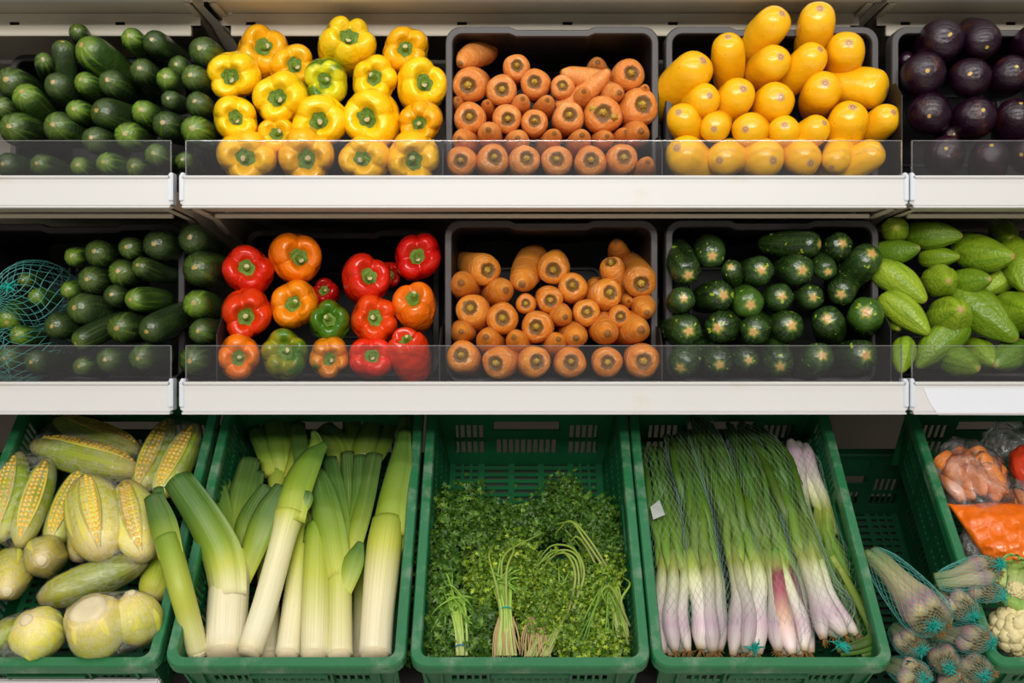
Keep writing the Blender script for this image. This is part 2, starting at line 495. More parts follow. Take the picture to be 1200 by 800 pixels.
def mk_gourd():
    g = NG('green_gourd_skin'); o, x, y, z, rad = g.obj(); col, al, rnd, off = g.info()
    st = g.streaks(2.6, 0.3)
    c = g.mix(g.math('MULTIPLY', g.step(st, 0.4, 0.7), 0.6), col, srgb('#4c7818'))
    c = g.mix(g.math('MULTIPLY', g.step(g.noise(g.vadd(o, off), 1.3, 4), 0.55, 0.75), 0.4), c, srgb('#94b43c'))
    c = g.mix(g.step(z, 2.10, 2.2), c, srgb('#a08a48'))
    return g.done(c, 0.32, 0.45, bump=g.math('ADD', st, g.noise(g.vadd(o, off), 5, 3)), bstr=0.2, bdist=0.08)
M['gourd'] = mk_gourd()

def mk_fibre(name, stops, rough, streak=0.35, dk='#ffffff', bstr=0.25, k=7.0, vary=0.5):
    g = NG(name); t, ca, sa = g.tv(); off = g.info()[3]
    v = g.vadd(g.vec(g.math('MULTIPLY', t, 1.2), g.math('MULTIPLY', ca, k), g.math('MULTIPLY', sa, k)), off)
    n = g.noise(v, 1.6, 4, 0.6)
    tt = g.math('ADD', t, g.math('MULTIPLY', g.math('SUBTRACT', n, 0.5), 0.12))
    c = g.ramp(tt, stops)
    c = g.mix(g.math('MULTIPLY', g.step(n, 0.45, 0.75), streak), c, srgb(dk))
    hv = g.node('ShaderNodeHueSaturation'); g.set(hv.inputs['Color'], c)
    g.set(hv.inputs['Value'], g.math('ADD', g.math('MULTIPLY', g.info()[2], vary), 0.9 - vary * 0.5)); g.set(hv.inputs['Hue'], g.math('ADD', g.math('MULTIPLY', g.info()[2], 0.02), 0.488)); c = hv.outputs[0]
    return g.done(c, rough, 0.4, bump=n, bstr=bstr, bdist=0.003)
M['leek'] = mk_fibre('leek_skin', [(0.0, srgb('#e2d3a6')), (0.05, srgb('#ece2c4')), (0.26, srgb('#e8deae')), (0.42, srgb('#bcc04a')), (0.58, srgb('#7f9826')), (0.76, srgb('#4c7026')), (1.0, srgb('#375a2a'))], 0.42, 0.34, '#9aa860', vary=0.0)
M['onion'] = mk_fibre('onion_skin', [(0.0, srgb('#b9a27c')), (0.04, srgb('#d2c6bc')), (0.16, srgb('#c6acb6')), (0.28, srgb('#d6ccc2')), (0.42, srgb('#cfd0a0')), (0.5, srgb('#98a43c')), (0.62, srgb('#62821e')), (1.0, srgb('#345a18'))], 0.4, 0.42, '#8a6478')  # purple-grey streaks: natural tinge plus painted shading lines between stalks
M['onionred'] = mk_fibre('red_onion_skin', [(0.0, srgb('#b9a27c')), (0.04, srgb('#e6cfd0')), (0.22, srgb('#d0a08c')), (0.34, srgb('#a04a60')), (0.44, srgb('#7a2a3c')), (0.5, srgb('#8a8a3c')), (0.62, srgb('#4f8422')), (1.0, srgb('#2d5a18'))], 0.4, 0.2, '#e8c8a0')
M['onionleaf'] = mk_fibre('onion_leaf', [(0.0, srgb('#a8b44c')), (0.22, srgb('#64821e')), (0.6, srgb('#3c6016')), (1.0, srgb('#284812'))], 0.42, 0.3, '#8c9e3a')
M['garlic'] = mk_fibre('garlic_stalk', [(0.0, srgb('#94794a')), (0.10, srgb('#b09a6c')), (0.28, srgb('#8f7078')), (0.45, srgb('#b0a07c')), (0.6, srgb('#a89c74')), (0.8, srgb('#8a9058')), (1.0, srgb('#6a7e42'))], 0.55, 0.6, '#5c3c54')
M['husk'] = mk_fibre('corn_husk', [(0.0, srgb('#cdbd70')), (0.1, srgb('#b8b83c')), (0.4, srgb('#a2b02c')), (0.75, srgb('#92a824')), (1.0, srgb('#bcae58'))], 0.5, 0.4, '#d2cc7a', 0.5, 5.0)
M['huskpale'] = mk_fibre('pale_corn_husk', [(0.0, srgb('#e6d080')), (0.15, srgb('#e2d45e')), (0.6, srgb('#d2d244')), (1.0, srgb('#dcc65a'))], 0.5, 0.4, '#e6dea0', 0.5, 5.0)
M['stump'] = m_plain('corn_stump', '#e6d6ac', 0.7, 0.2, 0.35, 40, 0.4)
M['kernel'] = m_plain('corn_kernel', '#ecc044', 0.28, 0.5, 0.3, 60, 0.02)
M['herbstem'] = mk_fibre('herb_stem', [(0.0, srgb('#a8b06a')), (0.4, srgb('#8fae3c')), (1.0, srgb('#4c7f22'))], 0.5, 0.2, '#c8cc80')
def mk_leaf(name, a, b, c):
    g = NG(name); t, ca, sa = g.tv()
    col = g.ramp(t, [(0.0, srgb(a)), (0.5, srgb(b)), (1.0, srgb(c))])
    return g.done(col, 0.45, 0.4)
M['parsley'] = mk_leaf('parsley_leaf', '#22420e', '#3c6016', '#66882a')
M['coriander'] = mk_leaf('coriander_leaf', '#335410', '#5e801a', '#a0b434')
def mk_cauli():
    g = NG('cauliflower_curd'); o = g.obj()[0]
    n = g.noise(o, 70, 4, 0.7)
    c = g.mix(n, srgb('#e8dcaa'), srgb('#c9b67c'))
    c = g.mix(g.step(g.voronoi(o, 60), 0.12, 0.05), c, srgb('#7a6238'))
    return g.done(c, 0.7, 0.3, bump=n, bstr=0.8, bdist=0.004)
M['cauli'] = mk_cauli()
M['caulileaf'] = mk_fibre('cauliflower_leaf', [(0.0, srgb('#d3dba0')), (0.4, srgb('#a9c463')), (1.0, srgb('#7fa648'))], 0.45, 0.4, '#d5e0a8', 0.5)
def mk_orangebag():
    g = NG('orange_plastic'); o = g.obj()[0]
    n = g.noise(o, 26, 4, 0.55)
    return g.done(g.mix(n, srgb('#ea7018'), srgb('#de6410')), 0.16, 0.6, bump=n, bstr=0.7, bdist=0.010, coat=0.4)
M['orangebag'] = mk_orangebag()

ORD = ['first', 'second', 'third', 'fourth', 'fifth', 'sixth', 'seventh', 'eighth', 'ninth', 'tenth', 'eleventh', 'twelfth']

# ------------------------------------------------------------------ the setting
LV = {0: EYE + 0.601 * 1.06 + 0.058, 1: EYE + 0.2786, 2: EYE - 0.0970}     # top of each price rail
RAIL = 0.058
YF = 2.0
def struct(name, me):
    o = link(name, me); o['kind'] = 'structure'; return o
b = MB(); b.box(-5, 5, -7, 3.2, -0.05, 0.0); struct('floor', b.mesh('floor', M['floor']))
b = MB(); b.box(-3, 3, 2.70, 2.76, 0.0, 3.0); struct('wall_back', b.mesh('wall_back', M['wall']))

BAYS = [(-1.94, -0.622, 'left'), (-0.601, 0.7176, 'middle'), (0.730, 2.05, 'right')]
SHELF_LABEL = {
    (0, 1): 'left upper shelf bay under the cucumber pile with clear guard', (1, 1): 'wide upper shelf bay under yellow peppers, carrots and yellow squash',
    (2, 1): 'right upper shelf bay carrying the dark eggplants', (0, 2): 'left lower shelf bay holding cucumbers and netted cucumbers',
    (1, 2): 'wide lower shelf bay under red peppers, carrots and zucchini', (2, 2): 'right lower shelf bay holding pale green gourds, torn paper on rail',
    (0, 0): 'left topmost shelf, only its slotted beige underside showing', (1, 0): 'middle topmost shelf seen from below, above peppers, carrots and squash', (2, 0): 'right topmost shelf seen from below, above the eggplants'}
def shelf(bi, lv):
    x0, x1, side = BAYS[bi]; zt = LV[lv]; zb = zt - RAIL
    root = empty('display_shelf', ((x0 + x1) / 2, YF, zb))
    tag(root, SHELF_LABEL[(bi, lv)], 'shelf', 'shelf bays of the produce display')
    sy = 0.12 if lv == 0 else 0.0
    inv = Matrix.Translation(-root.location + Vector((0, sy, 0)))
    def part(name, mb, mat, bevel=0, parent=root):
        me = mb.mesh(name, mat, bevel=bevel)
        if parent is root: me.transform(inv)
        return link(name, me, parent)
    b = MB(); b.box(x0 + 0.004, x1 - 0.004, YF + 0.012, 2.66 - sy, zt - 0.022, zt - 0.004); part('deck', b, M['deck'])
    b = MB(); b.box(x0 + 0.004, x1 - 0.004, YF + 0.008, 2.095 if lv < 2 else 2.03, zb + 0.004, zt - 0.023)
    if lv < 2: b.box(x0 + 0.004, x1 - 0.004, 2.247, 2.66 - sy, zb + 0.018, zt - 0.023)
    part('underside', b, M['steel'])
    # slotted strip and the bar behind it
    h1, h2 = (0.0208, 0.0215) if lv == 0 else (0.0, 0.008)
    if h1:
        holes = []
        xx = x0 + 0.06
        while xx < x1 - 0.03:
            holes.append((xx, xx + 0.020, zb - h1 + 0.001, zb - h1 + 0.0075)); xx += 0.2146
        v, f = panel((x0 + 0.012, x1 - 0.012), (zb - h1, zb + 0.004), 0.004, holes, lambda u, w, t: (u, 2.0975 + t, w))
        part('slotted_strip', MB().add(v, f), M['steel'])
        b = MB(); b.box(x0 + 0.015, x1 - 0.015, 2.110, 2.114, zb - h1, zb + 0.004); part('slot_shade_sheet', b, M['dark'])  # added dark sheet standing in for the shade inside the slots
    if lv < 2: b = MB(); b.box(x0 + 0.03, x1 - 0.03, 2.0945, 2.106, zb - h1 - h2, zb - h1); part('rear_bar', b, M['steel'], 0.0015)
    # price rail: front face, rolled top and bottom lips
    b = MB(); b.box(x0, x1, YF - 0.014, YF - 0.008, zb + 0.003, zt - 0.004); rail = part('price_rail', b, M['white'], 0.0015)
    b = MB(); b.box(x0, x1, YF - 0.018, YF + 0.008, zt - 0.0055, zt); me = b.mesh('rail_lip', M['white'], bevel=0.002); me.transform(inv); link('rail_lip', me, rail)
    b = MB(); b.box(x0, x1, YF - 0.0185, YF + 0.004, zb - 0.001, zb + 0.003); me = b.mesh('rail_lip', M['white'], bevel=0.0012); me.transform(inv); link('rail_lip', me, rail)
    for xe in (x0 - 0.004, x1 - 0.004):
        b = MB(); b.box(xe, xe + 0.008, YF - 0.012, YF + 0.012, zb + 0.006, zt + 0.006)
        b.box(xe - 0.001, xe + 0.009, YF - 0.016, YF - 0.011, zb + 0.012, zt + 0.002); part('end_clip', b, M['clip'], 0.0015)
    if lv > 0:
        b = MB(); b.box(x0 + 0.004, x1 - 0.004, YF - 0.001, YF + 0.002, zt - 0.001, zt + 0.0657); gd = part('clear_guard', b, M['plexi'])
        b = MB(); b.box(x0 + 0.003, x1 - 0.003, YF - 0.0014, YF + 0.0024, zt + 0.0652, zt + 0.0667)
        b.box(x0 + 0.0025, x0 + 0.0042, YF - 0.0014, YF + 0.0024, zt, zt + 0.0660); b.box(x1 - 0.0042, x1 - 0.0025, YF - 0.0014, YF + 0.0024, zt, zt + 0.0660)
        me = b.mesh('guard_edge', M['plexiedge']); me.transform(inv); link('guard_edge', me, gd)
    for xe, s in ((x0 + 0.006, 1), (x1 - 0.006, -1)) if lv < 2 else ():
        pr = [(2.02, zb + 0.02), (2.02, zb - 0.001), (2.16, zb - 0.006), (2.25, zb - 0.026), (2.48, zb - 0.05), (2.655 - sy, zb - 0.11), (2.655 - sy, zb + 0.02)]
        v = [(xe + s * q, y, z) for q in (0, 0.004) for y, z in pr]; n = len(pr)
        f = [tuple(range(n)), tuple(range(2 * n - 1, n - 1, -1))] + [(i, (i + 1) % n, n + (i + 1) % n, n + i) for i in range(n)]
        mb = MB().add(v, f)
        # turned-in flange along the lower edge
        for (ya, za), (yb, zc) in zip(pr[1:5], pr[2:6]):
            o = [(xe, ya, za), (xe + s * 0.016, ya, za), (xe + s * 0.016, yb, zc), (xe, yb, zc)]
            mb.add(o + [(p[0], p[1], p[2] + 0.003) for p in o], [(0, 1, 2, 3), (7, 6, 5, 4), (0, 4, 5, 1), (1, 5, 6, 2), (2, 6, 7, 3), (3, 7, 4, 0)])
        part('bracket', mb, M['steel'])
    if (bi, lv) == (2, 2):
        v = []
        for y in (YF - 0.0150, YF - 0.0143):
            v += [(P(1078, 0, 2).x, y, zt - 0.010), (1.6, y, zt - 0.010), (1.6, y, zb - 0.004), (P(1096, 0, 2).x, y, zb - 0.002), (P(1086, 0, 2).x, y, zb + 0.02)]
        mb = MB().add(v, [(0, 1, 2, 3, 4), (9, 8, 7, 6, 5)] + [(i, (i + 1) % 5, 5 + (i + 1) % 5, 5 + i) for i in range(5)])
        part('price_paper', mb, M['paper'])
    return root
for bi in range(3):
    for lv in (0, 1, 2):
        shelf(bi, lv)

# upright posts behind the bay joints
for x, nm in ((-0.6115, 'left'), (0.7238, 'right')):
    b = MB(); b.box(x - 0.02, x + 0.02, 2.662, 2.698, 0.0, 2.6)
    for k in range(40):
        b.box(x - 0.005, x + 0.005, 2.6605, 2.664, 0.5 + k * 0.05, 0.52 + k * 0.05)
    o = link('upright_post', b.mesh('upright_post', M['steel']))
    tag(o, f'beige steel upright behind the {nm} shelf joint', 'post', 'shelving uprights')

# ------------------------------------------------------------------ black crates standing on their sides
def rrect(w, h, r, n=5, step=False):
    pts = []
    for cx, cy, a0 in ((w / 2 - r, h / 2 - r, 0), (-w / 2 + r, h / 2 - r, 90), (-w / 2 + r, -h / 2 + r, 180), (w / 2 - r, -h / 2 + r, 270)):
        for k in range(n + 1):
            a = math.radians(a0 + 90 * k / n); pts.append((cx + r * math.cos(a), cy + r * math.sin(a)))
        if step and a0 == 0:
            pts += [(0.083, h / 2), (0.070, h / 2 - 0.0055), (-0.070, h / 2 - 0.0055), (-0.083, h / 2)]
    return pts
def loft(loops, closed=True):
    n = len(loops[0]); v = [p for l in loops for p in l]; f = []
    m = len(loops)
    for k in range(m if closed else m - 1):
        for j in range(n):
            f.append((k * n + j, k * n + (j + 1) % n, ((k + 1) % m) * n + (j + 1) % n, ((k + 1) % m) * n + j))
    return v, f
_bc = {}
def black_crate(xc, Y, lv, label, h=0.312, w=0.415, dep=0.27, lattice=False):
    key = (h, w, dep)
    if key not in _bc:
        zc = h / 2
        L = lambda ww, hh, r, y, dz=0.0: [(x, y, z + zc + dz) for x, z in rrect(ww, hh, r, step=True)]
        fl = 0.014
        rim = loft([L(w, h, 0.030, 0.003), L(w - 0.004, h - 0.004, 0.029, 0.0), L(w - 2 * fl + 0.003, h - 2 * fl + 0.003 + 0.018, 0.020, 0.0, -0.009), L(w - 2 * fl, h - 2 * fl + 0.018, 0.019, 0.003, -0.009),
                    L(w - 2 * fl, h - 2 * fl + 0.018, 0.019, 0.012, -0.009), L(w - 0.008, h - 0.008, 0.027, 0.012), L(w - 0.006, h - 0.006, 0.027, 0.035), L(w, h, 0.030, 0.035)])
        mb = MB().add(*rim)
        rim_me = mb.mesh('rim', M['rim'], bevel=0)
        wi, hi = w - 2 * fl, h - 2 * fl + 0.018
        body = loft([L(wi, hi, 0.019, 0.012, -0.009), L(wi - 0.03, hi - 0.014, 0.02, dep - 0.006, -0.007), L(wi - 0.026, hi - 0.010, 0.02, dep, -0.007), L(wi + 0.006, hi + 0.002, 0.02, 0.012, -0.009)])
        body_me = MB().add(*body).mesh('side_walls', M['black'])
        hx, hz = (wi - 0.03) / 2, (hi - 0.014) / 2
        holes = []
        if lattice:
            for i in range(6):
                for j in range(3):
                    holes.append((-0.155 + i * 0.018, -0.147 + i * 0.018, zc + 0.045 + j * 0.014, zc + 0.054 + j * 0.014))
        bm_ = MB().add(*panel((-hx, hx), (zc - hz - 0.007, zc + hz - 0.007), 0.004, holes, lambda u, q, t: (u, dep - 0.006 + t, q)))
        base_me = bm_.mesh('base_panel', M['black'])
        fr = loft([[(x, dep - 0.0062, z + zc) for x, z in rrect(0.24, 0.16, 0.02)], [(x, dep - 0.012, z + zc) for x, z in rrect(0.236, 0.156, 0.02)], [(x, dep - 0.012, z + zc) for x, z in rrect(0.226, 0.146, 0.018)], [(x, dep - 0.0062, z + zc) for x, z in rrect(0.222, 0.142, 0.018)]])
        frame_me = MB().add(*fr).mesh('base_rib', M['rim'])
        _bc[key] = (rim_me, body_me, base_me, frame_me)
    rim_me, body_me, base_me, frame_me = _bc[key]
    root = empty('black_crate', (xc, Y, LV[lv] - 0.0035))
    tag(root, label, 'crate', 'black crates on the shelves')
    link('rim', rim_me, root); link('side_walls', body_me, root); link('base_panel', base_me, root); link('base_rib', frame_me, root)
    return root
pxX = lambda x, Y: (x - 600) / F * Y
black_crate(pxX(647, 2.12), 2.12, 1, 'black plastic crate on its side, framing the upper shelf carrots')
black_crate(pxX(905, 2.12), 2.12, 1, 'black plastic crate on its side, framing the yellow squash')
black_crate(pxX(1170, 2.12), 2.12, 1, 'black plastic crate on its side, framing the dark eggplants')
black_crate(-0.868, 2.335, 1, 'black plastic crate behind the upper shelf cucumbers')
black_crate(pxX(393, 2.37), 2.37, 1, 'added black plastic crate darkening the gap behind the yellow peppers', h=0.30)  # unseen crate put in so the gap behind the peppers stays dark
black_crate(-0.868, 2.20, 2, 'black plastic crate framing the lower shelf cucumbers', lattice=True, w=0.416)
black_crate(-0.363, 2.335, 2, 'black plastic crate pushed back behind the red peppers')
black_crate(pxX(646, 2.12), 2.12, 2, 'black plastic crate on its side, framing the lower shelf carrots')
black_crate(pxX(905, 2.12), 2.12, 2, 'black plastic crate on its side, framing the dark zucchini')
black_crate(1.02, 2.335, 2, 'black plastic crate behind the pale green gourds')

def divider(x, lv, label, y0=2.035, h=0.19):
    X = pxX(x, y0); z0 = LV[lv] - 0.003
    pr = [(y0, z0), (2.60, z0), (2.60, z0 + h + 0.05), (y0 + 0.035, z0 + h), (y0, z0 + h - 0.03)]
    v = [(X + q, y, z) for q in (-0.001, 0.001) for y, z in pr]; n = 5
    o = link('shelf_divider', MB().add(v, [tuple(range(n)), tuple(range(2 * n - 1, n - 1, -1))] + [(i, (i + 1) % n, n + (i + 1) % n, n + i) for i in range(n)]).mesh('shelf_divider', M['black']))
    tag(o, label, 'divider', 'thin black shelf dividers')
divider(1057, 1, 'thin black divider between yellow squash and eggplants')
divider(776, 1, 'thin black divider between upper carrots and yellow squash', h=0.09)
divider(519, 1, 'thin black divider between yellow peppers and upper carrots', h=0.09)
divider(254, 2, 'thin black divider between lower cucumbers and red peppers', h=0.12)
divider(515, 2, 'thin black divider between red peppers and lower carrots', h=0.10)
divider(776, 2, 'thin black divider between lower carrots and zucchini', h=0.10)
divider(1044, 2, 'thin black divider between zucchini and pale green gourds', h=0.13)

# ------------------------------------------------------------------ shelf produce: one mesh set for each kind
def cucumber_meshes():
    out = []
    for k, (L, bend, tp) in enumerate(((5.6, 0.012, 0.95), (6.2, -0.016, 0.9), (5.0, 0.0, 1.02), (5.8, 0.02, 0.86))):
        pr = [(0.95, 0), (0.90, 0.30), (0.70, 0.66), (0.30, 0.92), (-0.3, 1.0), (-1.5, 1.03), (-L * 0.55, 1.0 * tp), (-L * 0.8, 0.86 * tp), (-L * 0.95, 0.5 * tp), (-L, 0)]
        fn = lambda a, z, r, k=k: (r * (1 + 0.02 * math.cos(3 * a + k) + 0.012 * math.cos(7 * a + 2 * k)), z)
        out.append(mesh_of('cucumber', *lathe(pr, 28, 26, fn, bend), M['cucumber']))
    return out
CUC = cucumber_meshes()
ZUC = []
for k, (L, bend) in enumerate(((4.6, 0.012), (5.2, -0.015), (4.2, 0.0))):
    pr = [(0.82, 0), (0.80, 0.25), (0.66, 0.66), (0.30, 0.93), (-0.3, 1.02), (-1.6, 1.05), (-L * 0.6, 0.98), (-L * 0.85, 0.75), (-L * 0.97, 0.4), (-L, 0)]
    fn = lambda a, z, r, k=k: (r * (1 + 0.03 * math.cos(5 * a + k)), z)
    ZUC.append(mesh_of('zucchini', *lathe(pr, 30, 24, fn, bend), M['zucchini']))
SQU = []
for k, (L, bend) in enumerate(((4.6, 0.0), (5.0, 0.012), (4.2, -0.012))):
    pr = [(0.90, 0), (0.87, 0.25), (0.70, 0.62), (0.33, 0.91), (-0.3, 1.02), (-1.4, 1.04), (-L * 0.6, 0.90), (-L * 0.85, 0.68), (-L * 0.97, 0.38), (-L, 0)]
    fn = lambda a, z, r, k=k: (r * (1 + 0.018 * math.cos(4 * a + k) + 0.02 * math.cos(2 * a)), z)
    SQU.append(mesh_of('yellow_squash', *lathe(pr, 30, 24, fn, bend), M['squash']))
EGG = []
for k in range(3):
    pr = [(0.88, 0), (0.85, 0.22), (0.70, 0.60), (0.32, 0.92), (-0.3, 1.03), (-1.1, 0.98), (-1.9, 0.8), (-2.6, 0.62), (-3.0, 0.38), (-3.1, 0)]
    fn = lambda a, z, r, k=k: (r * (1 + 0.02 * math.cos(3 * a + k) + 0.02 * math.cos(2 * a + 2 * k)), z)
    EGG.append(mesh_of('eggplant', *lathe(pr, 30, 22, fn, 0.01), M['eggplant']))
CAR, CARCROWN, CART = [], [], []
for k in range(4):
    L = 6.0 + k * 0.5
    pr = [(0.36, 0), (0.38, 0.22), (0.52, 0.42), (0.50, 0.62), (0.26, 0.90), (-0.25, 1.02), (-1.0, 1.0), (-L * 0.5, 0.8), (-L * 0.85, 0.5), (-L * 0.98, 0.22), (-L, 0)]
    fn = lambda a, z, r, k=k: (r * (1 + 0.025 * math.cos(3 * a + k) + 0.012 * math.cos(5 * a + 2 * k)), z + 0.03 * math.cos(4 * a + k) * r)
    CAR.append(mesh_of('carrot', *lathe(pr, 28, 26, fn, 0.008 * (k - 1.5)), M['carrot']))
    cpr = [(0.62 + 0.06 * k, 0), (0.60 + 0.06 * k, 0.10), (0.54 + 0.03 * k, 0.20), (0.42, 0.25), (0.30, 0.24), (0.25, 0)]
    cfn = lambda a, z, r, k=k: (r * 0.85 * (1 + 0.08 * math.cos(5 * a + k) + 0.08 * math.cos(9 * a + k)), z + 0.03 * math.cos(6 * a + k))
    CARCROWN.append(mesh_of('crown', *lathe(cpr, 20, 9, cfn), M['crown']))
    pr = [(1.75, 0), (1.70, 0.16), (1.45, 0.38), (0.9, 0.66), (0.1, 0.93), (-0.8, 1.05), (-2.4, 1.22), (-4.4, 1.35), (-5.0, 1.2), (-5.3, 0.6), (-5.25, 0)]
    CART.append(mesh_of('carrot', *lathe(pr, 24, 26, fn, 0.012 * (k - 1.5)), M['carrot_tip']))
PEP, STEM = [], []
for k in range(6):
    nl = (4, 4, 3, 4, 5, 4)[k]
    Lb = (1.35, 1.15, 1.5, 1.25, 1.6, 1.2)[k]
    ph = k * 1.3; dep_ = (0.17, 0.14, 0.18, 0.15, 0.16, 0.19)[k]
    pr = [(0.40, 0), (0.40, 0.16), (0.46, 0.30), (0.63, 0.45), (0.74, 0.61), (0.66, 0.82), (0.36, 0.98), (-0.1, 1.02), (-Lb * 0.5, 0.96), (-Lb * 0.85, 0.80), (-Lb * 1.06, 0.55), (-Lb * 1.1, 0.28), (-Lb * 1.0, 0)]
    def fn(a, z, r, nl=nl, ph=ph, dep_=dep_, k=k):
        aw = a + 0.16 * math.sin(a + ph) + 0.09 * math.sin(2 * a + 2.1 * ph)
        lobe = abs(math.cos(nl * aw / 2 + ph)) ** 0.66
        amp = dep_ * min(1.0, r * 1.4)
        s = 1 - (0.36 if z > 0 else 0.17) * (1 - lobe) * max(0.45, min(1, 1.5 - 0.95 * r)) * (1 if r > 0.3 else r / 0.3) + 0.045 * math.cos(a + ph) + 0.05 * math.cos(2 * a - ph)
        up = max(0.0, 1 - abs(r - 0.62) / 0.5) if z > 0 else 0
        return r * s, z + up * (0.30 * (lobe - 0.55) + 0.08 * math.cos(a - 2 * ph))
    PEP.append(mesh_of('bell_pepper', *lathe(pr, 72, 44, fn), M['pepper']))
for k in range(4):
    mb = MB()
    # star-shaped calyx hugging the hollow
    n, pts = 6, []
    def cz(r): return 0.43 + 0.10 * max(0, r - 0.2) / 0.15
    npt = 24
    v = [(0, 0, 0.49)]
    for rr in (0.12, 0.22, 1.0):
        for j in range(npt):
            a = 2 * math.pi * j / npt
            r = rr if rr < 1 else 0.345 + 0.04 * math.cos(n * a + k) + 0.02 * math.cos(3 * a)
            v.append((r * math.cos(a), r * math.sin(a), cz(r) + (0.05 if rr < 1 else 0.03)))
    f = [(0, 1 + j, 1 + (j + 1) % npt) for j in range(npt)]
    for q in range(2):
        f += [(1 + q * npt + j, 1 + (q + 1) * npt + j, 1 + (q + 1) * npt + (j + 1) % npt, 1 + q * npt + (j + 1) % npt) for j in range(npt)]
    mb.add(v, f)
    h = 0.66 + 0.06 * k
    lean = 0.06 * (k - 1.5)
    tv, tf, _ = tube([(0, 0, 0.44), (lean * 0.3, 0, 0.52), (lean, lean, h)], [0.20, 0.13, 0.125], 12, 7, (0, 1, 0))
    mb.add(tv, tf)
    stem_me = mb.mesh('stem', M['stem'], smooth=True)
    c = [(lean, lean, h + 0.012)] + [(lean + 0.10 * math.cos(j * math.pi / 6), lean + 0.10 * math.sin(j * math.pi / 6), h + 0.004) for j in range(12)]
    cut = mesh_of('cut_end', c, [(0, 1 + j, 1 + (j + 1) % 12) for j in range(12)], M['stemcut'])
    STEM.append((stem_me, cut))
GOU = []
for k, (L, bend) in enumerate(((2.2, 0.03), (2.2, -0.06), (2.2, 0.0), (2.2, 0.08))):
    pr = [(L, 0), (L - 0.03, 0.14), (L - 0.22, 0.34), (1.35, 0.66), (0.6, 0.93), (-0.1, 1.02), (-0.8, 0.98), (-1.4, 0.78), (-1.75, 0.42), (-1.82, 0)]
    def fn(a, z, r, k=k):
        rid = abs(math.cos(2.5 * a + k)) ** 0.8
        return r * (0.945 + 0.07 * rid + 0.012 * math.cos(11 * a)), z + 0.04 * math.cos(3 * a + k) * r
    GOU.append(mesh_of('green_gourd', *lathe(pr, 40, 26, fn, bend * 0.5), M['gourd']))

def orient(d, roll):
    z = Vector(d).normalized()
    q = z.to_track_quat('Z', 'Y').to_matrix().to_4x4()
    return q @ Matrix.Rotation(roll, 4, 'Z')
def seat(cx, cy, r, sx, sy, Yb, slope, zs, k, dy, jit, dirv):
    Y = Yb
    for _ in range(3):
        rm = r * Y / F
        z = EYE + (HZ - cy) / F * Y
        Y = Yb + rm + slope * max(0.0, z - zs - rm) + dy
    rm = r * Y / F
    C = P(cx, cy, Y); v = (C - CAM).normalized()
    if dirv is not None:
        d = Vector(dirv)
    elif sx is None:
        d = Vector((rng.uniform(-jit, jit), -1, rng.uniform(-jit, jit) + 0.03))
    else:
        ox, oy = (sx - cx) / r * k, -(sy - cy) / r * k
        m = math.hypot(ox, oy)
        if m > 0.96: ox, oy = ox * 0.96 / m, oy * 0.96 / m; m = 0.96
        right = v.cross(Vector((0, 0, 1))).normalized(); up = right.cross(v)
        d = -v * math.sqrt(1 - m * m) + right * ox + up * oy
    return C, d.normalized(), rm

def pile(kind, where, crop, rows, lv, build, cat, group, k=1.05, Yb=2.03, slope=0.30, jit=0.06, noun=None, end='from left'):
    ox, oy, s = crop
    for rowname, items in rows:
        its = sorted(items, key=lambda q: q[0])
        for i, it in enumerate(its):
            opt = it[-1] if isinstance(it[-1], dict) else {}
            it = [q for q in it if not isinstance(q, dict)]
            cx, cy, r = ox + it[0] * s, oy + it[1] * s, it[2] * s
            sx, sy = (ox + it[3] * s, oy + it[4] * s) if len(it) > 3 else (None, None)
            C, d, rm = seat(cx, cy, r, sx, sy, opt.get('Yb', Yb), slope, LV[lv], opt.get('k', k), opt.get('dy', 0), jit, opt.get('dir'))
            o = build(C, d, rm, opt)
            look = opt.get('look', noun or kind)
            n = len(its)
            pos = ORD[i] + ' ' + end
            if n == 1: txt = f'{look} {where}, {rowname}'
            else: txt = f'{look} {where}, {pos}, {rowname}'
            tag(o, txt, cat, group)
def simple(name, meshes, cols, al):
    def build(C, d, rm, opt):
        o = link(name, opt.get('mesh') or rng.choice(meshes))
        o.matrix_world = Matrix.Translation(C) @ orient(d, rng.uniform(0, 6.28)) @ Matrix.Diagonal((rm, rm, rm * opt.get('zs', 1.0), 1))
        c = srgb(opt.get('col') or rng.choice(cols))
        a = opt.get('a', rng.uniform(*al))
        o.color = (c[0], c[1], c[2], a)
        return o
    return build
def pepper_build(C, d, rm, opt):
    o = link('bell_pepper', PEP[opt.get('v', rng.randrange(6))])
    o.matrix_world = Matrix.Translation(C) @ orient(d, opt.get('roll', rng.uniform(0, 6.28))) @ Matrix.Diagonal((rm * 1.02, rm * 1.02, rm * opt.get('zs', 1.0), 1))
    c = srgb(opt['col']); o.color = (c[0], c[1], c[2], opt.get('a', 0.0))
    st, cut = rng.choice(STEM)
    s = link('stem', st, o); link('cut_end', cut, s)
    return o
def carrot_build(C, d, rm, opt):
    k = rng.randrange(4)
    c = srgb(opt.get('col') or rng.choice(opt.get('cols', ('#e69448', '#ea9c54', '#df8a3c'))))
    if opt.get('t'):
        o = link('carrot', CART[k])
    else:
        o = link('carrot', CAR[k])
        if opt.get('triple'):
            for q, (x, y) in enumerate(((-0.52, 0.25), (0.0, 0.05), (0.55, -0.2))):
                cr_ = link('crown', CARCROWN[q], o); cr_.location = (x, y, -0.02)
        else:
            link('crown', CARCROWN[rng.randrange(4)], o)
    roll = opt.get('roll', rng.uniform(0, 6.28))
    o.matrix_world = Matrix.Translation(C) @ orient(d, roll) @ Matrix.Diagonal((rm * opt.get('xs', 1), rm, rm * opt.get('zs', 1), 1))
    o.color = (c[0], c[1], c[2], 1)
    return o
